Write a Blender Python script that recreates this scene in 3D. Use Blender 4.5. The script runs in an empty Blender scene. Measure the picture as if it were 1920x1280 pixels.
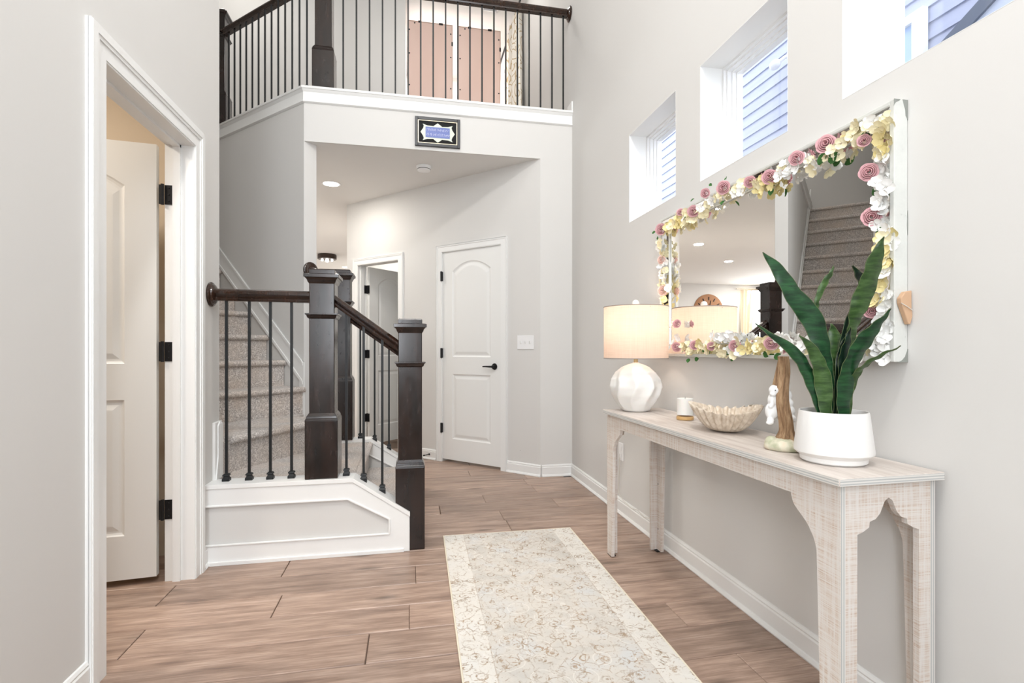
import bpy, bmesh, math, random
from mathutils import Vector, Matrix
rnd = random.Random(7)
PI = math.pi
SC = bpy.context.scene
C = SC.collection
R2 = math.sqrt(.5)

# ------------------------------------------------------------------ camera, world, lights, exposure
TH = math.atan(.2)
EYE = 1.08
cam_d = bpy.data.cameras.new('camera')
cam_d.sensor_fit = 'HORIZONTAL'; cam_d.sensor_width = 36; cam_d.lens = 18
cam_d.shift_y = 15 / 1920
cam_d.clip_start = .05; cam_d.clip_end = 100
cam = bpy.data.objects.new('camera', cam_d); C.objects.link(cam)
cam.location = (0, 0, EYE); cam.rotation_euler = (PI / 2, 0, -TH)
SC.camera = cam
SC.view_settings.view_transform = 'Standard'
SC.view_settings.look = 'None'
SC.view_settings.gamma = 1
SC.view_settings.use_curve_mapping = False
SC.view_settings.exposure = 0.29

W = bpy.data.worlds.new('sky'); SC.world = W; W.use_nodes = True
bg = W.node_tree.nodes['Background']
bg.inputs[0].default_value = (.84, .90, 1, 1); bg.inputs[1].default_value = 3.4

def area(name, loc, target, size, power, col=(1, 1, 1), shape='DISK', size_y=None):
    l = bpy.data.lights.new(name, 'AREA'); l.shape = shape; l.size = size
    if size_y: l.size_y = size_y
    l.energy = power; l.color = col
    o = bpy.data.objects.new(name, l); C.objects.link(o); o.location = loc
    o.rotation_euler = (Vector(target) - Vector(loc)).to_track_quat('-Z', 'Y').to_euler()
    return o
# high foyer lamp, daylight through the front door glass and the tall front window behind the camera
area('foyer_lamp_light', (0, -.05, 5.05), (.2, 3.2, 1.2), .45, 58, (1, .985, .96))
area('entry_daylight', (-.55, -1.5, 1.6), (.1, 4, 1.2), .8, 34, (.92, .96, 1), 'RECTANGLE', 1.3)
area('front_window_daylight', (.2, -1.5, 3.9), (.1, 5, 2.2), 1.9, 24, (.95, .98, 1), 'RECTANGLE', 1.5)
area('foyer_top_fill', (.2, 2.2, 5.42), (.2, 2.2, 0), .9, 20, (1, .98, .96))  # added overhead fill for the foyer, no known fixture here
area('loft_back_fill', (.5, 7.4, 5.43), (.5, 7.4, 3), .7, 48, (1, .99, .98))  # added fill to brighten the back of the loft, no fixture seen
area('loft_front_fill', (.6, 5.3, 5.43), (.6, 5.3, 3), .5, 12, (1, .98, .95))  # second added loft fill, lifts the area behind the railing
area('loft_hall_fill', (-1.9, 5.6, 5.43), (-1.9, 5.6, 3), .7, 9, (1, .97, .93))  # added fill over the upper stair hall, not a known lamp
area('bath_fill', (-.1, 6.9, 2.66), (-.1, 6.9, 0), .3, 16, (1, .96, .9))  # added fill that brightens the small room past the open door
area('side_room_light', (-2.1, 2.0, 2.64), (-2.1, 2.0, 0), .3, 24, (1, .90, .78))
area('living_daylight', (-6.2, 11.2, 1.6), (-3.5, 6, 1.2), 1.6, 110, (.95, .98, 1), 'RECTANGLE', 1.9)
area('living_fill', (-6.6, 6.2, 2.66), (-6.0, 7, 0), 1.2, 170, (1, .97, .93))  # added living room fill, kept outside the mirror's view

# ------------------------------------------------------------------ helpers
class MB:
    def __init__(s): s.v = []; s.f = []
    def add(s, v, f):
        n = len(s.v); s.v += [tuple(p) for p in v]; s.f += [tuple(i + n for i in q) for q in f]; return s
    def box(s, x0, x1, y0, y1, z0, z1):
        return s.add([(x0, y0, z0), (x1, y0, z0), (x1, y1, z0), (x0, y1, z0), (x0, y0, z1), (x1, y0, z1), (x1, y1, z1), (x0, y1, z1)],
                     [(3, 2, 1, 0), (4, 5, 6, 7), (0, 1, 5, 4), (1, 2, 6, 5), (2, 3, 7, 6), (3, 0, 4, 7)])
    def extr(s, poly, o, u, v, d):
        """polygon in (u,v) from origin o, extruded by the vector d"""
        o, u, v, d = map(Vector, (o, u, v, d))
        a = [o + u * p + v * q for p, q in poly]; n = len(a)
        if u.cross(v).dot(d) < 0: a.reverse()
        vs = a + [p + d for p in a]
        return s.add(vs, [tuple(range(n))[::-1], tuple(range(n, 2 * n))] + [(i, (i + 1) % n, (i + 1) % n + n, i + n) for i in range(n)])
    def prism(s, poly, z0, z1):
        return s.extr(poly, (0, 0, z0), (1, 0, 0), (0, 1, 0), (0, 0, z1 - z0))
    def lathe(s, prof, n=32, c=(0, 0, 0), rf=None, ax=None):
        vs = []; fs = []; m = len(prof)
        for i in range(n):
            a = 2 * PI * i / n
            for r, z in prof:
                k = rf(a, z) if rf else 1
                vs.append(Vector((r * k * math.cos(a), r * k * math.sin(a), z)))
        for i in range(n):
            j = (i + 1) % n
            for k in range(m - 1):
                fs.append((i * m + k, j * m + k, j * m + k + 1, i * m + k + 1))
        fs.append(tuple(i * m for i in range(n))[::-1]); fs.append(tuple(i * m + m - 1 for i in range(n)))
        if ax is not None:
            q = Vector((0, 0, 1)).rotation_difference(Vector(ax)).to_matrix()
            vs = [q @ p for p in vs]
        vs = [p + Vector(c) for p in vs]
        return s.add(vs, fs)
    def tube(s, pts, r, n=8):
        pts = [Vector(p) for p in pts]; m = len(pts); vs = []; fs = []
        rr = r if isinstance(r, (list, tuple)) else [r] * m
        up = Vector((0, 0, 1))
        for i, p in enumerate(pts):
            t = (pts[min(i + 1, m - 1)] - pts[max(i - 1, 0)]).normalized()
            a = t.cross(up if abs(t.z) < .95 else Vector((1, 0, 0))).normalized(); b = t.cross(a)
            for k in range(n):
                th = 2 * PI * (k + .5) / n
                vs.append(p + (a * math.cos(th) + b * math.sin(th)) * rr[i])
        for i in range(m - 1):
            for k in range(n):
                l = (k + 1) % n
                fs.append((i * n + k, i * n + l, (i + 1) * n + l, (i + 1) * n + k))
        fs.append(tuple(range(n))[::-1]); fs.append(tuple(range((m - 1) * n, m * n)))
        return s.add(vs, fs)
    def sweep(s, prof, a, b, side=None):
        """straight run of a closed profile (x sideways, y up) from a to b, ends cut plumb"""
        a, b = Vector(a), Vector(b); t = b - a
        sd = Vector((t.y, -t.x, 0)).normalized()
        vs = [a + sd * p + Vector((0, 0, q)) for p, q in prof] + [b + sd * p + Vector((0, 0, q)) for p, q in prof]; n = len(prof)
        return s.add(vs, [tuple(range(n)), tuple(range(n, 2 * n))[::-1]] + [(i, i + n, (i + 1) % n + n, (i + 1) % n) for i in range(n)])
    def grid(s, rows):
        n = len(rows[0]); vs = [p for r in rows for p in r]; fs = []
        for i in range(len(rows) - 1):
            for j in range(n - 1):
                fs.append((i * n + j, i * n + j + 1, (i + 1) * n + j + 1, (i + 1) * n + j))
        return s.add(vs, fs)
    def ball(s, c, r, n=12, rot=None):
        prof = [(max(1e-4, math.sin(PI * k / n)), -math.cos(PI * k / n)) for k in range(n + 1)]
        r = (r, r, r) if not isinstance(r, (tuple, list)) else r
        t = MB().lathe(prof, 2 * n)
        M = (rot or Matrix.Identity(3)) @ Matrix.Diagonal(r)
        return s.add([M @ Vector(p) + Vector(c) for p in t.v], t.f)
    def tf(s, M): s.v = [tuple(M @ Vector(p)) for p in s.v]; return s

FR = {}
def thing(name, label, cat, loc=(0, 0, 0), rz=0, group=None, kind=None):
    o = bpy.data.objects.new(name, None); C.objects.link(o); o.empty_display_size = .1
    o.location = loc; o.rotation_euler = (0, 0, rz)
    FR[o] = Matrix.Translation(loc) @ Matrix.Rotation(rz, 4, 'Z')
    return tag(o, label, cat, group, kind)
def tag(o, label=None, cat=None, group=None, kind=None):
    for k, x in (('label', label), ('category', cat), ('group', group), ('kind', kind)):
        if x: o[k] = x
    return o
def ob(name, mb, mat, parent=None, world=False, bev=0, smooth=None, label=None, seg=2, sub=0, fixn=False):
    me = bpy.data.meshes.new(name)
    vs = mb.v
    if world and parent in FR:
        inv = FR[parent].inverted(); vs = [tuple(inv @ Vector(p)) for p in vs]
    me.from_pydata(vs, [], mb.f); me.validate()
    bm = bmesh.new(); bm.from_mesh(me)
    if fixn: bmesh.ops.remove_doubles(bm, verts=bm.verts, dist=1e-6)
    bmesh.ops.recalc_face_normals(bm, faces=bm.faces); bm.to_mesh(me); bm.free()
    me.materials.append(mat)
    if smooth is not None:
        me.polygons.foreach_set('use_smooth', [True] * len(me.polygons)); me.set_sharp_from_angle(angle=math.radians(smooth))
    o = bpy.data.objects.new(name, me); C.objects.link(o)
    if parent: o.parent = parent
    if parent in FR: FR[o] = FR[parent]
    if bev:
        m = o.modifiers.new('bevel', 'BEVEL'); m.width = bev; m.segments = seg; m.limit_method = 'ANGLE'; m.angle_limit = math.radians(40)
        m.harden_normals = False
    if sub:
        m = o.modifiers.new('sub', 'SUBSURF'); m.levels = sub; m.render_levels = sub
    if label: o['label'] = label
    return o
def struct(name, mb, mat, label, cat, bev=0, smooth=None):
    return tag(ob(name, mb, mat, None, bev=bev, smooth=smooth), label, cat, None, 'structure')
def dup(o, parent=None):
    c = o.copy(); C.objects.link(c); c.parent = parent
    for ch in list(o.children): dup(ch, c)
    return c

# ------------------------------------------------------------------ materials
def S(h):
    h = h.lstrip('#'); f = lambda x: x / 12.92 if x <= .04045 else ((x + .055) / 1.055) ** 2.4
    return tuple(f(int(h[i:i + 2], 16) / 255) for i in (0, 2, 4)) + (1,)
class Mat:
    def __init__(s, name, col, rough=.5, metal=0, spec=.5, **kw):
        s.m = bpy.data.materials.new(name); s.m.use_nodes = True; s.t = s.m.node_tree; s.N = s.t.nodes; s.L = s.t.links
        s.b = s.N['Principled BSDF']
        s.b.inputs['Base Color'].default_value = col if len(col) == 4 else tuple(col) + (1,)
        s.b.inputs['Roughness'].default_value = rough; s.b.inputs['Metallic'].default_value = metal
        s.b.inputs['Specular IOR Level'].default_value = spec
        for k, v in kw.items(): s.b.inputs[k.replace('_', ' ')].default_value = v
    def n(s, t, **kw):
        x = s.N.new('ShaderNode' + t)
        for k, v in kw.items():
            if k.startswith('i_'): x.inputs[k[2:].replace('_', ' ')].default_value = v
            else: setattr(x, k, v)
        return x
    def l(s, a, b): s.L.new(a, b)
    def coord(s, kind='Object', scale=(1, 1, 1), rot=(0, 0, 0)):
        if kind == 'World': o = s.n('NewGeometry').outputs['Position']
        else: o = s.n('TexCoord').outputs[kind]
        mp = s.n('Mapping'); mp.inputs['Scale'].default_value = scale; mp.inputs['Rotation'].default_value = rot
        s.l(o, mp.inputs[0]); return mp.outputs[0]
    def noise(s, vec, scale, detail=3, rough=.5):
        x = s.n('TexNoise'); x.inputs['Scale'].default_value = scale; x.inputs['Detail'].default_value = detail; x.inputs['Roughness'].default_value = rough
        s.l(vec, x.inputs['Vector']); return x.outputs['Fac']
    def ramp(s, fac, stops, const=False):
        x = s.n('ValToRGB'); e = x.color_ramp.elements
        if const: x.color_ramp.interpolation = 'CONSTANT'
        while len(e) < len(stops): e.new(.5)
        for k, (p, c) in enumerate(stops): e[k].position = p; e[k].color = c if len(c) == 4 else tuple(c) + (1,)
        s.l(fac, x.inputs[0]); return x.outputs[0]
    def mix(s, fac, a, b, mode='MIX'):
        x = s.n('Mix', data_type='RGBA', blend_type=mode)
        for i, y in ((0, fac), (6, a), (7, b)):
            if hasattr(y, 'links'): s.l(y, x.inputs[i])
            else: x.inputs[i].default_value = y
        return x.outputs[2]
    def math(s, op, a, b=0, c=0):
        x = s.n('Math', operation=op)
        for i, y in enumerate((a, b, c)):
            if hasattr(y, 'links'): s.l(y, x.inputs[i])
            else: x.inputs[i].default_value = y
        return x.outputs[0]
    def color(s, o): s.l(o, s.b.inputs['Base Color']); return s
    def bump(s, h, strength=.3, dist=.002):
        x = s.n('Bump'); x.inputs['Strength'].default_value = strength; x.inputs['Distance'].default_value = dist
        s.l(h, x.inputs['Height']); s.l(x.outputs[0], s.b.inputs['Normal']); return s
def wallmat(name, col):
    m = Mat(name, col, .85, spec=.25); v = m.coord('World')
    m.bump(m.noise(v, 220, 3), .12, .0008)
    m.color(m.mix(m.noise(v, 1.3, 3), col, tuple(c * .965 for c in col[:3]) + (1,)))
    return m.m
M_wall = wallmat('wall_paint', (.70, .688, .666, 1))
M_ceil = wallmat('ceiling_paint', (.76, .75, .73, 1))
M_beige = wallmat('beige_wall_paint', (.66, .56, .44, 1))
M_trim = Mat('white_trim_paint', (.84, .84, .825), .35, spec=.4).m
M_door = Mat('white_door_paint', (.82, .82, .80), .38, spec=.4)
v = M_door.coord('Object', (90, 90, 6)); M_door.bump(M_door.noise(v, 3, 3), .05, .0005); M_door = M_door.m
M_vinyl = Mat('white_vinyl', (.86, .86, .86), .3).m
M_black = Mat('matte_black_metal', (.010, .010, .011), .45, 0, .3).m
M_iron = Mat('satin_black_iron', (.009, .010, .011), .45, 0, .35).m
def clear(name, f):
    """thin clear glass: transparent with a little mirror gloss"""
    m = Mat(name, (1, 1, 1), .02); t = m.n('BsdfTransparent'); g = m.n('BsdfGlossy'); g.inputs['Roughness'].default_value = .02
    x = m.n('MixShader'); x.inputs[0].default_value = f; m.l(t.outputs[0], x.inputs[1]); m.l(g.outputs[0], x.inputs[2]); m.l(x.outputs[0], m.N['Material Output'].inputs[0]); return m.m
M_glass = clear('window_glass', .05)

def darkwood(name, base, hi, rough=.2):
    m = Mat(name, base, rough, spec=.4, Coat_Weight=.35, Coat_Roughness=.14)
    v = m.coord('World', (9, 9, 1.6)); f = m.noise(v, 2.2, 6, .62)
    g = m.noise(m.coord('World', (60, 60, 5)), 2, 3)
    c = m.ramp(f, [(.34, base), (.62, hi), (.8, base)])
    c = m.mix(g, c, tuple(x * .6 for x in base[:3]) + (1,)); m.color(c)
    r = m.ramp(m.noise(m.coord('World', (14, 14, 5)), 2.5, 4), [(.3, (.16,) * 3), (.7, (.30,) * 3)]); m.l(r, m.b.inputs['Roughness'])
    m.bump(f, .08, .002); return m.m
M_newel = darkwood('espresso_stained_wood', (.006, .0045, .004, 1), (.040, .018, .012, 1))
M_rail = darkwood('dark_walnut_rail', (.016, .008, .005, 1), (.060, .024, .012, 1))

# carpet
m = Mat('speckled_carpet', (.5, .46, .42), .95, spec=.1, Sheen_Weight=.25)
v = m.coord('World'); f1 = m.noise(v, 120, 2, .8); f2 = m.noise(v, 45, 2, .6); f3 = m.noise(v, 5, 3)
c = m.ramp(f1, [(.38, S('8e8782')), (.5, S('c9c2bc')), (.62, S('ece6e1'))])
c = m.mix(m.ramp(f2, [(.42, (0, 0, 0)), (.62, (.6,) * 3)]), c, S('b0a9a4'))
c = m.mix(m.ramp(f3, [(.4, (0, 0, 0)), (.7, (.45,) * 3)]), c, S('d6c2b0')); m.color(c)
m.bump(m.math('ADD', f1, f2), .7, .006); M_carpet = m.m

# floor plank
m = Mat('oak_vinyl_plank', (.4, .28, .2), .34, spec=.45)
inf = m.n('ObjectInfo'); geo = m.n('NewGeometry')
off = m.n('VectorMath', operation='SCALE'); cmb = m.n('CombineXYZ')
m.l(inf.outputs['Random'], cmb.inputs[0]); m.l(inf.outputs['Random'], cmb.inputs[1]); m.l(cmb.outputs[0], off.inputs[0]); off.inputs['Scale'].default_value = 37
ad = m.n('VectorMath', operation='ADD'); m.l(geo.outputs['Position'], ad.inputs[0]); m.l(off.outputs[0], ad.inputs[1])
mp = m.n('Mapping'); mp.inputs['Scale'].default_value = (1.1, 9, 1); m.l(ad.outputs[0], mp.inputs[0])
g1 = m.noise(mp.outputs[0], 2.6, 6, .62)
mp2 = m.n('Mapping'); mp2.inputs['Scale'].default_value = (3.0, 75, 1); m.l(ad.outputs[0], mp2.inputs[0])
g2 = m.noise(mp2.outputs[0], 2.0, 3, .6)
mp3 = m.n('Mapping'); mp3.inputs['Scale'].default_value = (2.2, 7.5, 1); m.l(ad.outputs[0], mp3.inputs[0])
kn = m.n('TexVoronoi'); kn.inputs['Scale'].default_value = .8; m.l(mp3.outputs[0], kn.inputs['Vector'])
c = m.ramp(g1, [(.28, S('745644')), (.42, S('9a7860')), (.55, S('b08c72')), (.72, S('c0a08a'))])
c = m.mix(m.ramp(g2, [(.35, (.6,) * 3), (.6, (0, 0, 0))]), c, S('7c5d49'))
c = m.mix(m.ramp(kn.outputs['Distance'], [(.0, (.75,) * 3), (.10, (.25,) * 3), (.16, (0, 0, 0))]), c, S('43301f'))
hs = m.n('HueSaturation'); m.l(c, hs.inputs['Color']); hs.inputs['Saturation'].default_value = .74
m.l(m.math('MULTIPLY_ADD', inf.outputs['Random'], .30, .92), hs.inputs['Value']); m.color(hs.outputs[0])
m.bump(g2, .08, .0012); M_plank = m.m
M_sub = Mat('plank_joint_core', (.16, .11, .08), .8).m  # dark brown subfloor that shows in the plank joints

# rug
m = Mat('faded_cream_rug', (.8, .77, .7), .95, spec=.1, Sheen_Weight=.2)
v = m.coord('Object')
wob = m.n('TexNoise'); wob.inputs['Scale'].default_value = 9; m.l(v, wob.inputs['Vector'])
wv = m.mix(.022, v, wob.outputs['Color'], 'ADD')
def rings(vec, scale, width, at):
    vo = m.n('TexVoronoi'); vo.inputs['Scale'].default_value = scale; m.l(vec, vo.inputs['Vector'])
    d = m.math('ABSOLUTE', m.math('SUBTRACT', vo.outputs['Distance'], at))
    return m.math('LESS_THAN', d, width), vo
r1, v1 = rings(wv, 8.5, .016, .30); r2, _ = rings(wv, 12, .03, .12); r3, _ = rings(wv, 17, .05, .33); r4, _ = rings(wv, 17, .06, .1)
e1 = m.n('TexVoronoi', feature='DISTANCE_TO_EDGE'); e1.inputs['Scale'].default_value = 26; m.l(wv, e1.inputs['Vector'])
edge = m.math('LESS_THAN', e1.outputs['Distance'], .045)
wear = m.ramp(m.noise(v, 13, 5, .7), [(.38, (0, 0, 0)), (.54, (1, 1, 1))])
wear2 = m.ramp(m.noise(v, 60, 3, .7), [(.42, (0, 0, 0)), (.56, (1, 1, 1))])
lines = m.math('MAXIMUM', m.math('MAXIMUM', r1, r2), m.math('MAXIMUM', r3, r4))
lm = m.math('MULTIPLY', m.math('MAXIMUM', lines, m.math('MULTIPLY', edge, .8)), m.math('MULTIPLY', wear, wear2))
base = m.ramp(m.noise(v, 7, 4), [(.3, S('c6c2bb')), (.5, S('d3cdc4')), (.7, S('cfcfcd'))])
whites = m.math('MULTIPLY', m.math('LESS_THAN', m.math('ABSOLUTE', m.math('SUBTRACT', v1.outputs['Distance'], .42)), .012), .5)
base = m.mix(whites, base, S('e9e5dd'))
# border band: |x| beyond .26 is paler with denser scrolls
sx = m.n('SeparateXYZ'); m.l(v, sx.inputs[0]); ax = m.math('ABSOLUTE', sx.outputs[0])
inb = m.math('GREATER_THAN', ax, .265)
base = m.mix(m.math('MULTIPLY', inb, .6), base, S('e6e2da'))
brd = m.math('MULTIPLY', m.math('LESS_THAN', m.math('ABSOLUTE', m.math('SUBTRACT', ax, .265)), .002), m.math('MULTIPLY', wear, .5))
tan = m.ramp(m.noise(v, 12, 2), [(.35, S('806440')), (.65, S('a88c6c'))])
c = m.mix(m.math('MULTIPLY', m.math('MAXIMUM', lm, brd), .8), base, tan)
sp = m.math('MULTIPLY', m.ramp(m.noise(v, 95, 3, .8), [(.60, (0, 0, 0)), (.66, (1, 1, 1))]), m.math('MULTIPLY', wear, .65))
c = m.mix(sp, c, S('8a6c45')); m.color(c)
m.bump(m.math('ADD', m.noise(v, 420, 2), lm), .3, .002); M_rug = m.m
M_rugedge = Mat('rug_binding', S('e2d8c4'), .9).m

# whitewashed console
m = Mat('whitewashed_grain', (.7, .65, .6), .6, spec=.3)
v = m.coord('Object')
w1 = m.noise(m.coord('Object', (3, 3, 160)), 2.2, 4, .7)
w2 = m.noise(m.coord('Object', (60, 60, 3)), 2, 3, .6)
c = m.ramp(w1, [(.34, S('bda38f')), (.48, S('d2c5ba')), (.58, S('d9d2cb'))])
c = m.mix(m.ramp(w2, [(.4, (0, 0, 0)), (.62, (.85,) * 3)]), c, S('dcd7d2')); m.color(c)
m.bump(w1, .35, .0015); M_grain = m.m
m = Mat('whitewashed_top', (.7, .65, .6), .45, spec=.4)
w1 = m.noise(m.coord('Object', (30, 2.5, 30)), 1.6, 5, .6)
c = m.ramp(w1, [(.3, S('b9ada5')), (.5, S('cdc3bb')), (.7, S('d9d1ca'))]); m.color(c); m.bump(w1, .15, .001); M_top = m.m
m = Mat('plywood_edge', (.7, .7, .7), .6)
w = m.n('TexWave'); w.wave_type = 'BANDS'; w.bands_direction = 'Z'; w.inputs['Scale'].default_value = 45; m.l(m.coord('Object'), w.inputs['Vector'])
m.color(m.ramp(w.outputs['Fac'], [(.3, S('b4b5b3')), (.6, S('d8d5d0'))])); M_edgez = m.m
m = Mat('plywood_edge_upright', (.7, .7, .7), .6)
w = m.n('TexWave'); w.wave_type = 'BANDS'; w.bands_direction = 'X'; w.inputs['Scale'].default_value = 45; m.l(m.coord('Object'), w.inputs['Vector'])
m.color(m.ramp(w.outputs['Fac'], [(.3, S('b4b5b3')), (.6, S('d8d5d0'))])); M_edgex = m.m

M_mirror = Mat('silvered_mirror', (.93, .93, .92), .0, 1).m
m = Mat('distressed_white_wood', (.8, .8, .78), .5)
d = m.noise(m.coord('World'), 14, 5, .7); m.color(m.ramp(d, [(.33, S('9fa19c')), (.38, S('cfd0cb')), (.6, S('d6d7d2'))])); M_frame = m.m
M_ceramic = Mat('white_ceramic', (.83, .82, .80), .35, Coat_Weight=.1)
v = M_ceramic.coord('Object', (40, 40, 1.5)); M_ceramic.bump(M_ceramic.noise(v, 2, 2), .15, .002); M_ceramic = M_ceramic.m
M_glaze = Mat('white_glazed_ceramic', (.86, .85, .82), .3, Subsurface_Weight=.05).m
m = Mat('linen_shade', (.78, .66, .56), .9, spec=.1)
a = m.noise(m.coord('Object', (6, 6, 260)), 2, 2); b = m.noise(m.coord('Object', (200, 200, 4)), 2, 2)
c = m.mix(m.math('MULTIPLY', m.math('ADD', a, b), .6), S('cdb5a4'), S('ecdccf')); m.color(c)
tr = m.n('BsdfTranslucent'); m.l(c, tr.inputs[0]); mx = m.n('MixShader'); mx.inputs[0].default_value = .5
out = m.N['Material Output']; m.l(m.b.outputs[0], mx.inputs[1]); m.l(tr.outputs[0], mx.inputs[2]); m.l(mx.outputs[0], out.inputs[0]); M_shade = m.m
M_shadetrim = Mat('shade_trim', S('9c938c'), .8).m
def emis(name, col, st):
    m = Mat(name, col, .5); m.b.inputs['Emission Color'].default_value = tuple(col[:3]) + (1,); m.b.inputs['Emission Strength'].default_value = st; return m.m
M_bulb = emis('warm_bulb', (1, .84, .66), 3)
M_lens = emis('recessed_light_lens', (1, .97, .93), 9)
m = Mat('carved_sandstone', (.6, .52, .43), .75); f = m.noise(m.coord('Object'), 60, 4)
m.color(m.ramp(f, [(.3, S('c2b19c')), (.6, S('ddd0bf'))])); m.bump(f, .2, .001); M_bowl = m.m
M_wax = Mat('white_wax', (.88, .86, .82), .5, Subsurface_Weight=.2).m
M_cglass = clear('candle_glass', .035)
M_lidwood = Mat('pale_gold_candle_base', S('c9a268'), .5).m
m = Mat('driftwood_resin', (.4, .3, .2), .7); v = m.coord('Object', (1, 1, .18)); f = m.noise(v, 90, 5, .65)
m.color(m.ramp(f, [(.3, S('6a4c33')), (.5, S('9a7a5a')), (.7, S('bfa07c'))])); m.bump(f, .9, .005); M_trunk = m.m
m = Mat('mossy_stone_resin', (.5, .5, .4), .7); f = m.noise(m.coord('Object'), 22, 4)
m.color(m.ramp(f, [(.35, S('b3b598')), (.5, S('d8d2bd')), (.65, S('d8c6ad'))])); m.bump(f, .3, .004); M_moss = m.m
M_rabbit = Mat('white_resin', (.87, .87, .86), .45).m
m = Mat('snake_plant_leaf', (.03, .12, .05), .38, spec=.45)
f = m.noise(m.coord('Object', (12, 12, 60)), 1.4, 4, .6)
m.color(m.ramp(f, [(.33, S('0b2415')), (.5, S('173e22')), (.68, S('27552f'))])); M_leaf = m.m
m = Mat('snake_plant_leaf_olive', (.03, .12, .05), .38, spec=.45)
f = m.noise(m.coord('Object', (12, 12, 60)), 1.4, 4, .6)
m.color(m.ramp(f, [(.33, S('20371a')), (.5, S('365226')), (.7, S('506c3c'))])); M_leaf2 = m.m
m = Mat('snake_plant_leaf_dark', (.01, .05, .03), .35, spec=.4)
f = m.noise(m.coord('Object', (12, 12, 60)), 1.4, 4, .6)
m.color(m.ramp(f, [(.33, S('07160f')), (.6, S('0e2b1c'))])); M_leaf3 = m.m
M_margin = Mat('leaf_margin', S('5f6c45'), .5).m
M_soil = Mat('potting_soil', S('3b2b20'), .95).m
def petal(name, a, b):
    m = Mat(name, a, .7, spec=.2); f = m.noise(m.coord('Object'), 45, 3); m.color(m.ramp(f, [(.35, a), (.65, b)])); return m.m
M_rose = petal('dusty_rose_petals', S('cb979c'), S('dcb0b4'))
M_rosepale = petal('blush_rose_petals', S('d9b3a8'), S('efd2c8'))
M_white = petal('white_petals', S('f2f2f0'), S('fbfaf6'))
M_cream = petal('cream_petals', S('efe4b8'), S('f8f1d6'))
M_yellow = petal('butter_petals', S('e6d38c'), S('f3e8b8'))
M_gleaf = petal('rose_leaf_green', S('2f5a2c'), S('4b7a40'))
M_tanpaper = Mat('tan_wooden_wedge', S('c9a585'), .7).m
M_cream_cord = Mat('pale_cord', S('d8d4cb'), .6).m

# ------------------------------------------------------------------ geometry constants
XR = 1.37; XL = -1.0; YB = 4.216; ZC = 2.70; ZF2 = 3.03; ZTOP = 5.47
Q = Vector((-.804, 4.216, 0)); D = Vector((-R2, R2, 0)); NN = Vector((R2, R2, 0))   # stair side wall
Rc = Vector((1.088, 4.216, 0))                                                        # start of the door wall
up = Vector((0, 0, 1))
def dpt(P, t, n=0, z=0): p = P + D * t + NN * n; return (p.x, p.y, z)

# ------------------------------------------------------------------ structure: floor
FLOOR = struct('floor', MB().box(-8, 1.66, -1.6, 11.6, -.06, -.010), M_sub, 'wide oak look plank floor running across the foyer and hall', 'floor')
plank_cache = {}
def plank(x0, x1, y0):
    L = round(x1 - x0, 2)
    if L not in plank_cache:
        g = .0018; w = .195
        mb = MB(); h = L / 2 - g; k = w / 2 - g; c = .0026
        mb.add([(-h, -k, -.009), (h, -k, -.009), (h, k, -.009), (-h, k, -.009), (-h, -k, -c), (h, -k, -c), (h, k, -c), (-h, k, -c),
                (-h + c, -k + c, 0), (h - c, -k + c, 0), (h - c, k - c, 0), (-h + c, k - c, 0)],
               [(3, 2, 1, 0), (0, 1, 5, 4), (1, 2, 6, 5), (2, 3, 7, 6), (3, 0, 4, 7), (4, 5, 9, 8), (5, 6, 10, 9), (6, 7, 11, 10), (7, 4, 8, 11), (8, 9, 10, 11)])
        o = ob('plank', mb, M_plank, FLOOR); plank_cache[L] = o.data
    else:
        o = bpy.data.objects.new('plank', plank_cache[L]); C.objects.link(o); o.parent = FLOOR
    o.location = ((x0 + x1) / 2, y0 + .0975, 0)
seam = {2: [-1.0, .0], 3: [-.55, .9], 4: [-1.05, .03], 5: [-.6, .75], 6: [-.95, .35], 7: [-.41, .6], 8: [-.9, .59], 9: [.2, 1.01], 10: [.53], 11: [-.2, .95], 16: [.55]}
for k in range(-2, 27):
    y0 = 1.63 + .195 * (k - 0)
    lo, hi = (-2.9 if y0 < 2.95 else -1.0), 1.366
    if y0 + .195 > YB: lo, hi = max(-3.2, 3.35 - y0), min(1.366, 5.45 - y0)
    if hi - lo < .3: lo = hi - .6
    ss = seam.get(k)
    if ss is None:
        a = lo + rnd.uniform(.25, 1.1); ss = []
        while a < hi - .2: ss.append(round(a, 2)); a += 1.22
    pts = [lo] + [s for s in ss if lo + .15 < s < hi - .1] + [hi]
    for a, b in zip(pts, pts[1:]): plank(a, b, y0)

# ------------------------------------------------------------------ structure: walls
WIN = [(2.467, 3.046), (1.655, 2.236), (.843, 1.412)]
mb = MB(); XO = 1.58
mb.box(XR, XO, -1.6, 8.4, -.02, 1.886)
ys = sorted([y for w in WIN for y in w])
edges = [-1.6] + ys + [8.4]
for a, b in zip(edges[::2], edges[1::2]): mb.box(XR, XO, a, b, 1.886, 2.44)
mb.box(XR, XO, -1.6, 8.4, 2.44, 3.9)
mb.box(XR, XO, -1.6, 6.5, 3.9, 5.2); mb.box(XR, XO, 7.5, 8.4, 3.9, 5.2); mb.box(XR, XO, -1.6, 8.4, 5.2, 5.6)
struct('wall_right', mb, M_wall, 'tall greige wall on the right with three small high windows', 'wall')
mb = MB(); DY0, DY1, DZ = 1.93, 2.66, 2.04
mb.extr([(-1.6, -.02), (DY0, -.02), (DY0, DZ), (DY1, DZ), (DY1, -.02), (2.997, -.02), (2.997, 5.6), (-1.6, 5.6)], (-1.115, 0, 0), (0, 1, 0), (0, 0, 1), (.115, 0, 0))
struct('wall_left', mb, M_wall, 'tall greige wall on the left around the open white door', 'wall', bev=.004)
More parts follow.
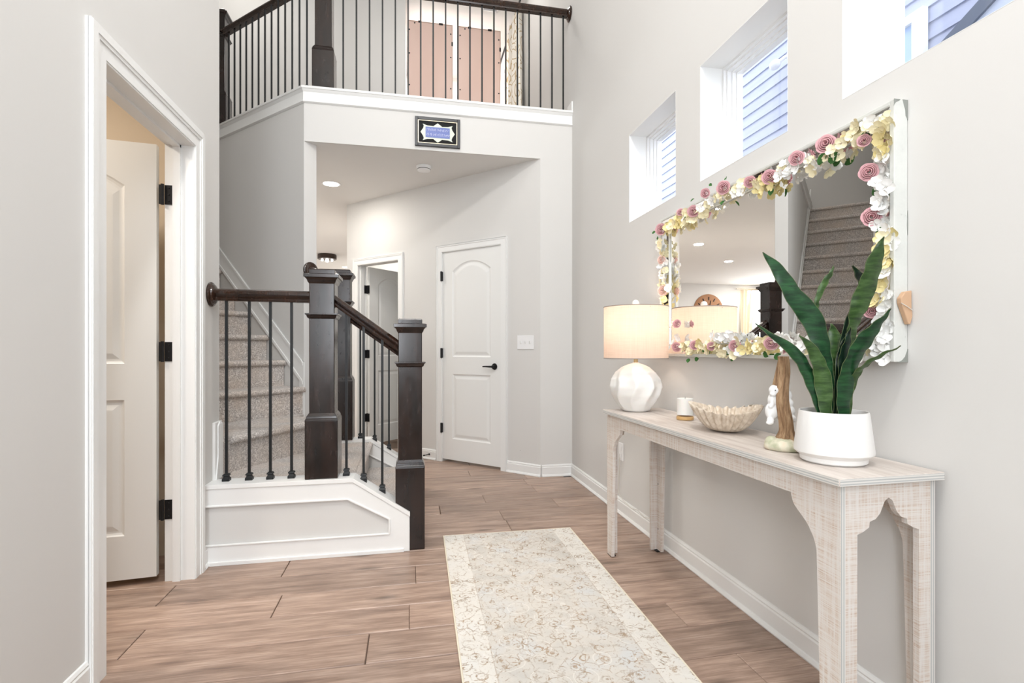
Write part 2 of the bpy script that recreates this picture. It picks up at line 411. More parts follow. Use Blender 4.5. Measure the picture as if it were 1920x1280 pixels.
# back: narrow wall by the corner plus the header under the loft railing
mb = MB(); mb.extr([(-.804, 2.70), (1.37, 2.70), (1.37, 3.03), (-.804, 3.03)], (0, YB, 0), (1, 0, 0), (0, 0, 1), (0, .1, 0)) if False else None
mb.prism([(-.804, YB), (1.37, YB), (1.37, YB + .02), (-.804, YB + .02)], 2.699, 3.03)
mb.box(1.088, 1.37, YB, YB + .115, -.02, 2.6995)
struct('wall_back', mb, M_wall, 'greige header wall under the loft railing with narrow corner wall', 'wall')
# door wall at 45 degrees
T1 = (.395, 1.105); T2 = (1.687, 2.33); TE = 2.513
mb = MB()
def dwall(t0, t1, z0, z1): mb.prism([dpt(Rc, t0)[:2], dpt(Rc, t1)[:2], dpt(Rc, t1, .115)[:2], dpt(Rc, t0, .115)[:2]], z0, z1)
dwall(0, T1[0], -.02, ZC); dwall(T1[1], T2[0], -.02, ZC); dwall(T2[1], TE, -.02, ZC); dwall(T1[0], T1[1], 2.03, ZC); dwall(T2[0], T2[1], 2.02, ZC)
struct('wall_doors', mb, M_wall, 'angled greige hall wall holding two white interior doors', 'wall')
E_ = dpt(Rc, TE)
struct('wall_hall', MB().box(E_[0], E_[0] + .1, E_[1] + .09, 11.5, -.02, ZC), M_wall, 'hall wall running on behind the angled door wall', 'wall')
# stair side wall
struct('wall_stairs', MB().prism([dpt(Q, 0)[:2], dpt(Q, 3.6)[:2], dpt(Q, 3.6, .113)[:2], dpt(Q, 0, .113)[:2]], -.02, ZF2),
       M_wall, 'grey angled wall rising beside the carpeted stairs', 'wall', bev=.004)
P0 = Vector((-1.0, 2.997, 0))
struct('wall_stairwell', MB().prism([(-1.0, 2.997), dpt(P0, 5.2)[:2], dpt(P0, 5.2, -.115)[:2], (-1.115, 2.95)], -.02, 5.6), M_wall,
       'far greige wall of the stairwell across from the angled wall', 'wall')
# closet / bath back walls, living room, left room, loft
struct('wall_closet', MB().box(E_[0] + .1, 1.37, 7.6, 7.7, -.02, ZC), M_wall, 'plain wall deep inside the small room past the ajar door', 'wall')
struct('wall_living', MB().box(-8, E_[0], 11.5, 11.6, -.02, ZC).box(-8.1, -8, 3, 11.6, -.02, ZC), M_wall, 'pale far wall of the living room seen in the mirror', 'wall')
struct('wall_side_room', MB().box(-3.1, -1.115, 3.0, 3.05, -.02, 2.75).box(-3.1, -3.05, -.5, 3.0, -.02, 2.75).box(-3.1, -1.115, -.55, -.5, -.02, 2.75).box(-3.1, -1.115, -.5, 3.0, 2.70, 2.75),
       M_beige, 'warm beige wall of the room behind the open door', 'wall')
struct('wall_front', MB().box(-1.115, -.95, -1.7, -1.6, -.02, 5.6).box(1.15, 1.66, -1.7, -1.6, -.02, 5.6).box(-.95, 1.15, -1.7, -1.6, 4.8, 5.6).box(-.95, 1.15, -1.7, -1.6, 2.3, 3.1).box(-.15, 1.15, -1.7, -1.6, -.02, 2.3).box(-.95, -.15, -1.7, -1.6, -.02, .9).box(-.95, -.75, -1.7, -1.6, 3.1, 4.8),
       M_wall, 'entry wall behind the viewpoint with tall openings', 'wall')
LOFT_L = -.10
struct('wall_loft', MB().box(-6, LOFT_L, 6.3, 6.4, ZF2, 5.6).box(LOFT_L, LOFT_L + .05, 6.3, 8.3, ZF2, 5.6).box(-6, 1.66, 8.3, 8.4, ZF2, 5.6).box(-6.1, -6, 2.9, 8.4, ZF2 - .5, 5.6),
       M_wall, 'pale loft walls seen through the upper railing', 'wall')
lp = [(1.37, YB + .02), (-.79, YB + .02), dpt(Q, 0, .05)[:2], dpt(Q, 3.6, .05)[:2], (-8, 11.5), (1.37, 11.5)]
struct('ceiling_hall', MB().prism([(1.37, YB + .019), (-.79, YB + .019), dpt(Q, .0, .11)[:2], dpt(Q, 3.6, .11)[:2], (-8, 11.42), (-8, 11.5), (1.37, 11.5)], ZC, ZC + .05), M_ceil,
       'flat hall ceiling under the loft', 'ceiling')
struct('floor_loft', MB().prism(lp[:4] + [dpt(Q, 3.6, -1.0)[:2], (-6, 8.35), (1.37, 8.35)], ZF2 - .05, ZF2), M_carpet, 'loft floor behind the upper railing', 'floor')
struct('ceiling_foyer', MB().box(-6, 1.66, -1.7, 8.4, ZTOP, ZTOP + .1), M_ceil, 'high white ceiling over foyer and loft', 'ceiling')

# ------------------------------------------------------------------ trim: profile runs
def run(mb, p, q, nrm, prof):
    """sweep a (out, z) profile from p to q; nrm points out of the wall"""
    p, q, nrm = Vector(p), Vector(q), Vector(nrm).normalized()
    a = [p + nrm * u + up * z for u, z in prof]; b = [q + nrm * u + up * z for u, z in prof]; n = len(a)
    mb.add(a + b, [tuple(range(n)), tuple(range(n, 2 * n))[::-1]] + [(i, (i + 1) % n, (i + 1) % n + n, i + n) for i in range(n)])
BASE = [(-.002, 0), (.022, 0), (.024, .006), (.018, .018), (.013, .020), (.013, .078), (.009, .084), (.011, .090), (.006, .099), (-.002, .101)]
mb = MB(); run(mb, (XR, -1.5, 0), (XR, YB, 0), (-1, 0, 0), BASE); struct('baseboard_right', mb, M_trim, 'white baseboard along the right wall behind the console', 'baseboard', smooth=30)
mb = MB(); run(mb, (1.10, YB, 0), (XR, YB, 0), (0, -1, 0), BASE)
run(mb, dpt(Rc, -.01), dpt(Rc, .335), tuple(-NN), BASE); run(mb, dpt(Rc, 1.17), dpt(Rc, 1.62), tuple(-NN), BASE)
run(mb, dpt(Rc, 2.41), dpt(Rc, TE), tuple(-NN), BASE)
struct('baseboard_back', mb, M_trim, 'white baseboard along the corner and angled door wall', 'baseboard', smooth=30)
mb = MB(); run(mb, (XL, -1.5, 0), (XL, 1.852, 0), (1, 0, 0), BASE); run(mb, (XL, 2.752, 0), (XL, 2.80, 0), (1, 0, 0), BASE)
struct('baseboard_left', mb, M_trim, 'white baseboard along the left wall in the near corner', 'baseboard', smooth=30)

def casing(mb, a, b, o, u, nrm, z1, w=.078, zb=0):
    """door casing on a wall plane: opening from a to b along u, head at z1"""
    o, u, nrm = Vector(o), Vector(u), Vector(nrm)
    def frame(d0, d1, t0, t1):
        pl = [(a - d1, zb), (a - d1, z1 + d1), (b + d1, z1 + d1), (b + d1, zb), (b + d0, zb), (b + d0, z1 + d0), (a - d0, z1 + d0), (a - d0, zb)]
        mb.extr(pl, o + nrm * t0, u, up, nrm * (t1 - t0))
    frame(-.006, w, -.001, .010); frame(.000, w, .009, .0135); frame(.045, w, .013, .018); frame(.058, w - .004, .017, .0215)

# ------------------------------------------------------------------ doors
def door_slab(mb, W_, H_=2.0, T=.035):
    """two panel arch top door slab in local x (0..W), y thickness (0..T), z (0..H); moulded on both faces"""
    st = .125
    def arch(d, z0, z1, rise, n=12):
        x0, x1 = st + d, W_ - st - d; cx = (x0 + x1) / 2; hw = (x1 - x0) / 2
        pts = [(x0, z0 + d), (x1, z0 + d)]
        for i in range(n + 1):
            u = 1 - 2 * i / n; pts.append((cx + hw * u, z1 - d + rise * (1 - u * u)))
        return pts
    for side, y, s in ((0, 0, 1), (1, T, -1)):
        bm = bmesh.new(); es = []
        def loop(pts):
            vs = [bm.verts.new((p, y, z)) for p, z in pts]
            es.extend(bm.edges.new((vs[i], vs[(i + 1) % len(vs)])) for i in range(len(vs)))
        loop([(0, 0), (W_, 0), (W_, H_), (0, H_)])
        specs = [(.20, .82, 0.0), (.985, 1.80, .085)]
        for z0, z1, rs in specs: loop(arch(0, z0, z1, rs))
        bmesh.ops.triangle_fill(bm, use_beauty=True, use_dissolve=False, edges=es)
        bm.verts.ensure_lookup_table()
        mb.add([v.co[:] for v in bm.verts], [tuple(v.index for v in f.verts) for f in bm.faces]); bm.free()
        for z0, z1, rs in specs:
            lv = [(0, 0), (.006, .005), (.014, .008), (.022, .008), (.045, .002), (.05, .0015)]
            L = [[(p, y + s * dp, z) for p, z in arch(d, z0, z1, rs)] for d, dp in lv]; n = len(L[0])
            for a, b in zip(L, L[1:]):
                mb.add(a + b, [(i, (i + 1) % n, (i + 1) % n + n, i + n) for i in range(n)])
            mb.add(L[-1], [tuple(range(n))])
    mb.add([(0, 0, 0), (W_, 0, 0), (W_, 0, H_), (0, 0, H_), (0, T, 0), (W_, T, 0), (W_, T, H_), (0, T, H_)], [(0, 1, 5, 4), (1, 2, 6, 5), (2, 3, 7, 6), (3, 0, 4, 7)])
def frame_m(o, x, y):
    """matrix with local x, y axes in plan"""
    x, y = Vector(x).normalized(), Vector(y).normalized()
    return Matrix(((x.x, y.x, 0, o[0]), (x.y, y.y, 0, o[1]), (0, 0, 1, o[2]), (0, 0, 0, 1)))
def hinge(door, M, z, label=None):
    mb = MB().box(.0, .034, -.0025, .001, z - .045, z + .045).box(-.034, -.0, -.0025, .001, z - .045, z + .045)
    mb.tube([(0, -.006, z - .048), (0, -.006, z + .048)], .0065, 8)
    for sx in (-.02, .02):
        for dz in (-.03, 0, .03): mb.ball((sx, -.003, z + dz), .0035, 4)
    return ob('hinge', mb.tf(M), M_black, door, True, smooth=40)
# left door, opened into the side room
d = thing('door_1', 'open white two panel door with black hinges in left wall', 'door', (XL, 2.3, 0), kind='structure')
mb = MB(); casing(mb, DY0, DY1, (XL, 0, 0), (0, 1, 0), (1, 0, 0), DZ, .09)
ob('casing', mb, M_trim, d, True)
mb = MB(); mb.box(-1.118, XL + .002, DY1 - .004, DY1 + .012, 0, DZ).box(-1.118, XL + .002, DY0 - .012, DY0 + .004, 0, DZ).box(-1.118, XL + .002, DY0, DY1, DZ - .004, DZ + .014)
mb.box(-1.082, -1.05, DY1 - .016, DY1 - .004, 0, DZ).box(-1.082, -1.05, DY0 + .004, DY0 + .016, 0, DZ).box(-1.082, -1.05, DY0, DY1, DZ - .016, DZ - .004)
ob('jamb', mb, M_trim, d, True)
hx = Vector((-1, -.11, 0)).normalized(); hy = Vector((.11, -1, 0)).normalized()
Mh = frame_m((-1.135, 2.655, .03), hx, -hy)
slab = MB(); door_slab(slab, .72); ML = Mh @ Matrix.Translation((0.016, -.004, 0)); ob('slab', slab.tf(ML), M_door, d, True)
for z in (.335, 1.07, 1.80):
    mb = MB().box(-1.118, -1.083, 2.6525, 2.656, z - .045, z + .045); mb.tube([(-1.125, 2.648, z - .048), (-1.125, 2.648, z + .048)], .007, 8)
    mb.box(-1.14, -1.122, 2.648, 2.652, z - .045, z + .045)
    for dz in (-.03, 0, .03): mb.ball((-1.10, 2.652, z + dz), .0035, 4)
    ob('hinge', mb, M_black, d, True, smooth=40)
# closet door
d = thing('door_2', 'closed white arched two panel door with black lever handle', 'door', dpt(Rc, .75), kind='structure')
mb = MB(); casing(mb, T1[0] + .003, T1[1] - .003, (Rc.x, Rc.y, 0), tuple(D), tuple(-NN), 2.022, .062); ob('casing', mb, M_trim, d, True)
Md = frame_m(dpt(Rc, T1[0] + .004, .004, .026), D, NN)
slab = MB(); door_slab(slab, T1[1] - T1[0] - .008, 1.992); ob('slab', slab.tf(Md), M_door, d, True)
mb = MB(); w = T1[1] - T1[0]; mb.box(-.004, -.0, -.004, .115, -.026, 2.0).box(w - .008, w - .004, -.004, .115, -.026, 2.0).box(-.004, w - .004, -.004, .115, 1.996, 2.004); ob('jamb', mb.tf(Md), M_trim, d, True)
for z in (.30, 1.02, 1.76):
    mb = MB().box(w - .016, w - .002, -.020, .002, z - .045, z + .045); mb.tube([(w - .010, -.020, z - .047), (w - .010, -.020, z + .047)], .0095, 10); ob('hinge', mb.tf(Md), M_black, d, True, smooth=40)
mb = MB(); hxp = .078; hz = .90
mb.lathe([(.028, 0), (.030, .003), (.028, .008), (.012, .010), (.011, .045), (.006, .048)], 20, (hxp, -.002, hz), ax=(0, -1, 0))
mb.tube([(hxp, -.045, hz), (hxp + .03, -.047, hz), (hxp + .075, -.046, hz + .001), (hxp + .105, -.042, hz)], [.010, .009, .007, .006], 8)
ob('door_handle', mb.tf(Md), M_black, d, True, smooth=50, label='black lever handle')
# ajar door further along
d = thing('door_3', 'white arched door standing open in second cased opening', 'door', dpt(Rc, 2.0), kind='structure')
mb = MB(); casing(mb, T2[0] + .003, T2[1] - .003, (Rc.x, Rc.y, 0), tuple(D), tuple(-NN), 2.008, .068); ob('casing', mb, M_trim, d, True)
Md = frame_m(dpt(Rc, T2[0], 0, 0), D, NN); w = T2[1] - T2[0]
mb = MB().box(0, .006, -.002, .118, 0, 2.02).box(w - .006, w, -.002, .118, 0, 2.02).box(0, w, -.002, .118, 2.008, 2.02).box(.006, .018, .03, .07, 0, 2.01).box(w - .018, w - .006, .03, .07, 0, 2.01)
ob('jamb', mb.tf(Md), M_trim, d, True)
op = Vector(dpt(Rc, T2[1] - .045, .125, .02)); slab = MB(); door_slab(slab, .62, 1.98); Ms = frame_m(op, Vector((R2 * 1.0, R2 * 1.0, 0)), Vector((-R2, R2, 0)))
ob('slab', slab.tf(Ms), M_door, d, True)
for z in (.32, 1.03, 1.75):
    mb = MB().box(w - .012, w - .004, .085, .118, z - .045, z + .045).box(w - .05, w - .012, .112, .122, z - .045, z + .045); mb.tube([(w - .012, .124, z - .047), (w - .012, .124, z + .047)], .008, 8)
    ob('hinge', mb.tf(Md), M_black, d, True, smooth=40)

# ------------------------------------------------------------------ windows in the right wall
def window(k, y0, y1, label, xg=1.566, z0=1.886, z1=2.44):
    d = thing('window_%d' % k, label, 'window', (XR, (y0 + y1) / 2, z0), kind='structure')
    mb = MB()
    def ring(x0, x1, a, b):
        mb.box(x0, x1, y0 + a, y0 + b, z0 + a, z1 - a).box(x0, x1, y1 - b, y1 - a, z0 + a, z1 - a).box(x0, x1, y0 + b, y1 - b, z0 + a, z0 + b).box(x0, x1, y0 + b, y1 - b, z1 - b, z1 - a)
    ring(1.487, 1.579, 0, .012); ring(1.503, 1.579, .012, .020); ring(1.525, 1.578, .020, .026); ring(1.545, 1.577, .026, .032)
    ob('window_frame', mb, M_vinyl, d, True)
    mb = MB().box(XR - .0005, 1.49, y0 - .0005, y0 + .001, z0, z1).box(XR - .0005, 1.49, y1 - .001, y1 + .0005, z0, z1).box(XR - .0005, 1.49, y0, y1, z0 - .0005, z0 + .001).box(XR - .0005, 1.49, y0, y1, z1 - .001, z1 + .0005)
    ob('reveal', mb, M_trim, d, True)
    ob('pane', MB().box(xg, xg + .004, y0 + .028, y1 - .028, z0 + .028, z1 - .028), M_glass, d, True)
window(1, *WIN[0], 'farthest of the three small high windows, above mirror end')
window(2, *WIN[1], 'middle high window framing neighbour siding and a spotlight')
window(3, *WIN[2], 'nearest high window, cut by the top right frame edge')

# ------------------------------------------------------------------ trims along the loft edge
def edge_trim(name, p, q, nrm, label, s0=0, s1=0):
    p, q = Vector(p), Vector(q)
    mb = MB(); run(mb, p, q, nrm, [(-.10, 3.10), (.030, 3.10), (.033, 3.106), (.033, 3.114), (.028, 3.12), (-.10, 3.12)])
    run(mb, p, q, nrm, [(-.10, 3.03), (.0, 2.994), (.006, 2.996), (.016, 3.006), (.014, 3.016), (.012, 3.02), (.012, 3.082), (.018, 3.088), (.026, 3.10), (-.10, 3.10)])
    return struct(name, mb, M_trim, label, 'trim', smooth=30)
# mitred at the corner: start both runs from the common corner line
cm = Q + Vector((-math.tan(math.radians(22.5)), -1, 0)) * 0
def mitre_run(mb, prof, pts, nrms):
    """polyline of plan points, one normal per segment, mitred joints"""
    rows = []
    for i, p in enumerate(pts):
        p = Vector(p)
        if i == 0: n = Vector(nrms[0]); f = 1
        elif i == len(pts) - 1: n = Vector(nrms[-1]); f = 1
        else:
            n = (Vector(nrms[i - 1]) + Vector(nrms[i])).normalized(); f = 1 / n.dot(Vector(nrms[i]))
        rows.append([p + n * (u * f) + up * z for u, z in prof])
    n = len(prof)
    for a, b in zip(rows, rows[1:]):
        mb.add(a + b, [(i, (i + 1) % n, (i + 1) % n + n, i + n) for i in range(n)])
    mb.add(rows[0], [tuple(range(n))]); mb.add(rows[-1], [tuple(range(n))[::-1]])
pl = [dpt(Q, 3.4), tuple(Q), (XR - .001, YB, 0)]; nr = [tuple(-NN), (0, -1, 0)]
mb = MB(); mitre_run(mb, [(-.11, 3.10), (.030, 3.10), (.033, 3.106), (.033, 3.114), (.028, 3.12), (-.11, 3.12)], pl, nr)
mitre_run(mb, [(-.11, 3.02), (-.001, 2.994), (.006, 2.996), (.016, 3.004), (.012, 3.014), (.012, 3.078), (.020, 3.088), (.026, 3.10), (-.11, 3.10)], pl, nr)
struct('trim_1', mb, M_trim, 'white moulded ledge under the loft railing', 'trim', smooth=30)
mb = MB().box(XR - .014, XR - .001, YB - .03, YB + .09, 3.12, 3.20); struct('trim_2', mb, M_trim, 'small white upstand where the loft ledge meets the right wall', 'trim', bev=.002)

# skirt board on the stair side wall (follows the pitch) and its end
def skirt(mb, off0, off1, th):
    """band between two height offsets above the nosing pitch line, along the wall face"""
    s = .8133; t0 = .0; t1 = 2.9
    z = lambda t, o: .79 + s * t + o
    o = Q - NN * 0
    pts = [(t0, z(t0, off0)), (t1, z(t1, off0)), (t1, z(t1, off1)), (t0 + .012, z(t0 + .012, off1)), (t0, z(t0, off1) - .01)]
    mb.extr(pts, o, tuple(D), (0, 0, 1), tuple(-NN * th))
mb = MB(); skirt(mb, .02, .195, .010); skirt(mb, .02, .05, .016); skirt(mb, .165, .195, .016)
mb.extr([(-.012, .40), (.045, .40), (.045, .98), (-.012, .98)], Q, tuple(D), (0, 0, 1), tuple(-NN * .012))
struct('trim_3', mb, M_trim, 'white skirt board climbing the grey wall beside the stairs', 'trim', bev=.0015)
# wall end skirt on the left wall beside the winder step
mb = MB(); mb.box(XL - .001, XL + .014, 2.90, 2.997, .40, .70).box(XL, XL + .02, 2.955, 2.997, .40, .69)
mb.extr([(2.90, .40), (2.93, .52), (2.93, .68), (2.955, .70), (2.955, .40)], (XL, 0, 0), (0, 1, 0), (0, 0, 1), (.02, 0, 0))
struct('trim_4', mb, M_trim, 'white stepped trim block where the winder step meets the left wall', 'trim', bev=.002)

# knee walls with caps
def knee(name, y0, y1, x0, label, front=-1, xe=0.0):
    mb = MB(); pl = [(x0, 0), (xe, 0), (xe, .185), (-.296, .382), (x0, .382)]
    mb.extr(pl, (0, y0 + .012, 0), (1, 0, 0), (0, 0, 1), (0, y1 - y0 - .012, 0))
    w = struct(name, mb, M_trim if False else M_wall, label, 'wall')
    t = MB(); F = .012
    t.extr([(x0, .383), (-.292, .383), (xe + .002, .186), (xe + .002, .208), (-.290, .404), (x0, .404)], (0, y0 - .006, 0), (1, 0, 0), (0, 0, 1), (0, y1 - y0 + .016, 0))
    # framed skirt: top band, sloped band, end post, base
    def inner(k): return [(x0, .10 + k), (-.105 - k, .10 + k), (-.105 - k, .175 - k * .4), (-.318 - k * .4, .296 - k), (x0, .296 - k)]
    fr = [(x0, .383), (-.296, .383), (xe, .186), (xe, 0), (x0, 0), (x0, .10), (-.105, .10), (-.105, .178), (-.318, .296), (x0, .296)]
    t.extr(fr, (0, y0, 0), (1, 0, 0), (0, 0, 1), (0, .013, 0))
    for a, b in (((x0, .10), (-.105, .10)), ((-.105, .10), (-.105, .178)), ((-.105, .178), (-.318, .296)), ((-.318, .296), (x0, .296))):
        A = Vector((a[0], y0 - .001, a[1])); B = Vector((b[0], y0 - .001, b[1])); t.tube([A, B], .006, 6)
    t.box(x0, xe - .03, y0 - .010, y0 + .002, 0, .018)
    if front: pass
    return w, t
w, t = knee('wall_knee_front', 2.80, 2.915, -1.0, 'low white panelled knee wall carrying the front stair railing', xe=0)
struct('trim_5', t, M_trim, 'white cap and framed moulding on the front knee wall', 'trim', bev=.0012)
w, t = knee('wall_knee_back', 4.0, 4.11, -.80, 'low knee wall at the back of the stair landing', xe=.0)
struct('trim_6', t, M_trim, 'white cap and skirt on the back knee wall', 'trim', bev=.0012)

# ------------------------------------------------------------------ stairs
st = thing('staircase', 'carpeted winder staircase climbing left behind the dark newels', 'staircase', (-.3, 3.4, 0))
def step(poly, z, h):
    mb = MB().prism(poly, max(0.0, z - h), z - .001); return ob('step', mb, M_carpet, st, True, bev=.016, seg=3, smooth=50)
def nosed(poly, edge, z, h, over=.028):
    """body plus a rounded nosing strip projecting over the riser edge (edge = (a,b), outward n)"""
    o = step(poly, z, h)
    a, b, n = Vector(edge[0] + (0,)), Vector(edge[1] + (0,)), Vector(edge[2] + (0,)).normalized()
    mb = MB(); r = .022
    prof = [(0, z)] + [(over - r + r * math.sin(PI * k / 8), z - r + r * math.cos(PI * k / 8)) for k in range(9)] + [(0, z - 2 * r)]
    run(mb, a, b, n, prof); q = ob('nosing', mb, M_carpet, o, True, smooth=60)
    return o
nosed([(-.06, 2.915), (-.06, 4.0), (-.32, 4.0), (-.32, 2.915)], ((-.06, 2.915), (-.06, 4.0), (1, 0)), .1925, .1925)
nosed([(-.30, 2.915), (-.30, 4.0), (-.50, 4.02), (-.8, 4.1), (-1.0, 3.4), (-1.0, 2.915)], ((-.30, 2.915), (-.30, 4.0), (1, 0)), .385, .385)
wa, wb = (-1.0, 3.16), (-.50, 4.03)
nosed([wa, wb, (-.80, 4.0), (Q.x, Q.y), (-1.511, 3.509), (-1.0, 2.999)], (wa, wb, (.87, -.5)), .588, .3)
for k in range(12):
    z = .792 + .2033 * k; a = Q + D * (.25 * k); b = a - NN * 1.0; c = Q + D * (.25 * (k + 1) + .03)
    poly = [(a.x, a.y), (c.x, c.y), ((c - NN).x, (c - NN).y), (b.x, b.y)]
    nosed(poly, ((a.x, a.y), (b.x, b.y), (R2, -R2)), min(z, 3.028), .40)

# ------------------------------------------------------------------ newel posts
def newel(name, loc, base_h, total, label, w=.164, s=.127, bot=0):
    t = thing(name, label, 'newel post', loc, group='dark box newel posts of the stair and loft')
    a = s / 2; b = w / 2
    ob('shaft', MB().box(-a, a, -a, a, base_h - .02, total - .05), M_newel, t, bev=.004)
    ob('base_block', MB().box(-b, b, -b, b, bot, base_h - .03), M_newel, t, bev=.004)
    mb = MB()
    for z0, z1, e0, e1 in ((base_h - .032, base_h - .020, b + .001, b - .003), (base_h - .020, base_h - .008, b - .004, b - .006), (base_h - .008, base_h + .008, b - .007, a + .001)):
        mb.add([(-e0, -e0, z0), (e0, -e0, z0), (e0, e0, z0), (-e0, e0, z0), (-e1, -e1, z1), (e1, -e1, z1), (e1, e1, z1), (-e1, e1, z1)],
               [(3, 2, 1, 0), (4, 5, 6, 7), (0, 1, 5, 4), (1, 2, 6, 5), (2, 3, 7, 6), (3, 0, 4, 7)])
    ob('base_moulding', mb, M_newel, t, bev=.0015)
    def tier(mb, lv):
        for (e0, z0), (e1, z1) in zip(lv, lv[1:]):
            mb.add([(-e0, -e0, z0), (e0, -e0, z0), (e0, e0, z0), (-e0, e0, z0), (-e1, -e1, z1), (e1, -e1, z1), (e1, e1, z1), (-e1, e1, z1)],
                   [(0, 1, 5, 4), (1, 2, 6, 5), (2, 3, 7, 6), (3, 0, 4, 7)])
        e, z = lv[-1]; mb.add([(-e, -e, z), (e, -e, z), (e, e, z), (-e, e, z)], [(0, 1, 2, 3)])
        e, z = lv[0]; mb.add([(-e, -e, z), (e, -e, z), (e, e, z), (-e, e, z)], [(3, 2, 1, 0)])
    mb = MB(); zc = total - .245
    tier(mb, [(a, zc - .018), (a + .008, zc - .012), (a + .012, zc), (a + .018, zc + .004), (a + .018, zc + .010), (a, zc + .012)])
    ob('collar', mb, M_newel, t, bev=.001)
    mb = MB(); T = total
    tier(mb, [(a, T - .078), (a + .006, T - .070), (a + .010, T - .058), (a + .018, T - .048), (a + .024, T - .046), (a + .024, T - .030), (a + .018, T - .028), (a + .001, T - .024), (a + .001, T - .006), (a - .004, T), (a - .004, T)])
    ob('cap', mb, M_newel, t, bev=.0015)
    return t
newel('newel_post', (.003, 2.888, 0), .475, 1.247, 'dark newel post on the floor at the foot of the stairs, nearest the rug', w=.155)
newel('newel_post', (-.452, 2.895, .404), .335, 1.10, 'tall dark newel post on the front knee wall, nearest the left wall rail')
newel('newel_post', (-.500, 4.065, .404), .47, 1.275, 'dark newel post at the back of the landing, half hidden behind the front one')
newel('newel_post', (.0, 4.06, 0), .475, 1.247, 'dark newel post at the foot of the back railing, hidden behind the nearest one', w=.15)
newel('newel_post', (-.665, 4.295, 3.12), .335, 1.10, 'dark newel post at the corner of the loft railing')
newel('newel_post', dpt(Q, 1.36, .045, 3.12), .335, 1.10, 'dark newel post at the left end of the loft railing')

# ------------------------------------------------------------------ railings
RP = [(-.020, -.032), (.020, -.032), (.023, -.022), (.017, -.012), (.022, -.004), (.032, .004), (.033, .014), (.026, .024), (.012, .030), (-.012, .030), (-.026, .024), (-.033, .014), (-.032, .004), (-.022, -.004), (-.017, -.012), (-.023, -.022)]
def rosette(par, c, ax, r=.062):
    mb = MB().lathe([(r, 0), (r + .002, .006), (r - .002, .012), (r - .012, .016), (r - .014, .022), (r - .022, .026), (.03, .03), (.001, .03)], 32, c, ax=ax)
    return ob('rosette', mb, M_rail if True else M_newel, par, True, smooth=40)
def baluster(par, x, y, z0, z1, slope=0, r=.0062):
    mb = MB().box(x - r, x + r, y - r, y + r, z0, z1); b = ob('baluster', mb, M_iron, par, True)
    s = .017; zz = z0
    mb = MB(); lv = [(s, 0), (s, .012), (s - .004, .018), (s - .006, .024), (s - .001, .028), (s - .003, .034), (.009, .038)]
    V = []; 
    for e, h in lv:
        k = slope * (1 if h == 0 else 0)
        V.append([(x + a * e, y + b_ * e, zz + h + (a * e * k)) for a, b_ in ((-1, -1), (1, -1), (1, 1), (-1, 1))])
    for a, c in zip(V, V[1:]): mb.add(a + c, [(i, (i + 1) % 4, (i + 1) % 4 + 4, i + 4) for i in range(4)])
    mb.add(V[0], [(3, 2, 1, 0)]); mb.add(V[-1], [(0, 1, 2, 3)])
    ob('baluster_shoe', mb, M_iron, b, True)
rl = thing('stair_railing', 'dark railing with round wall rosette on front knee wall', 'railing', (-.7, 2.875, .404), group='stair railings')
ob('handrail', MB().sweep(RP, (-.985, 2.875, 1.362), (-.51, 2.875, 1.358)), M_rail, rl, True, smooth=45)
rosette(rl, (-1.0, 2.875, 1.362), (1, 0, 0))
for x in (-.925, -.816, -.714, -.610): baluster(rl, x, 2.875, .404, 1.335)
rl = thing('stair_railing', 'short sloping dark railing between the two front newel posts', 'railing', (-.2, 2.875, .3), group='stair railings')
ob('handrail', MB().sweep(RP, (-.395, 2.875, 1.345), (-.055, 2.875, 1.098)), M_rail, rl, True, smooth=45)
for x in (-.333, -.244, -.146): 
    z0 = .404 if x < -.29 else .404 + (x + .29) * -.671
    baluster(rl, x, 2.875, z0, 1.345 - (x + .395) * .726 - .02, slope=0 if x < -.3 else -.67)
rl = thing('stair_railing', 'dark railing on the back knee wall, seen between front balusters', 'railing', (-.3, 4.06, .3), group='stair railings')
ob('handrail', MB().sweep(RP, (-.44, 4.06, 1.315), (-.05, 4.06, 1.035)), M_rail, rl, True, smooth=45)
for x in (-.369, -.263, -.156):
    z0 = .404 if x < -.29 else .404 + (x + .29) * -.671
    baluster(rl, x, 4.06, z0, 1.315 - (x + .44) * .718 - .02, slope=0 if x < -.3 else -.67)
rl = thing('wall_handrail', 'short dark handrail from a round rosette above the front newel', 'handrail', (-.7, 4.2, 1.6))
cq = Q + NN * .055 + Vector((0, 0, 1.70))
rosette(rl, tuple(cq + Vector((R2, -R2, 0)) * .001), (R2, -R2, 0), .064)
ob('handrail', MB().sweep(RP, tuple(cq + Vector((R2, -R2, 0)) * .015), (-.53, 4.11, 1.60)), M_rail, rl, True, smooth=45)
rl = thing('loft_railing', 'dark loft railing above the plaque with black iron balusters', 'railing', (.3, 4.276, 3.12), group='loft railings')
ob('handrail', MB().sweep(RP, (-.60, 4.276, 4.0), (1.355, 4.276, 4.0)), M_rail, rl, True, smooth=45)
rosette(rl, (1.369, 4.276, 4.0), (-1, 0, 0))
for k in range(19): baluster(rl, -.52 + .1016 * k, 4.276, 3.12, 3.972)
rl = thing('loft_railing', 'dark loft railing above the stair wall, left of corner post', 'railing', dpt(Q, .7, .045, 3.12), group='loft railings')
p = dpt(Q, 1.30, .045, 4.0); q = dpt(Q, -.0, .045, 4.0)
ob('handrail', MB().sweep(RP, p, (-.72, 4.262, 4.0)), M_rail, rl, True, smooth=45)
for k in range(13):
    a = dpt(Q, .028 + .0975 * k, .045); baluster(rl, a[0], a[1], 3.12, 3.972)

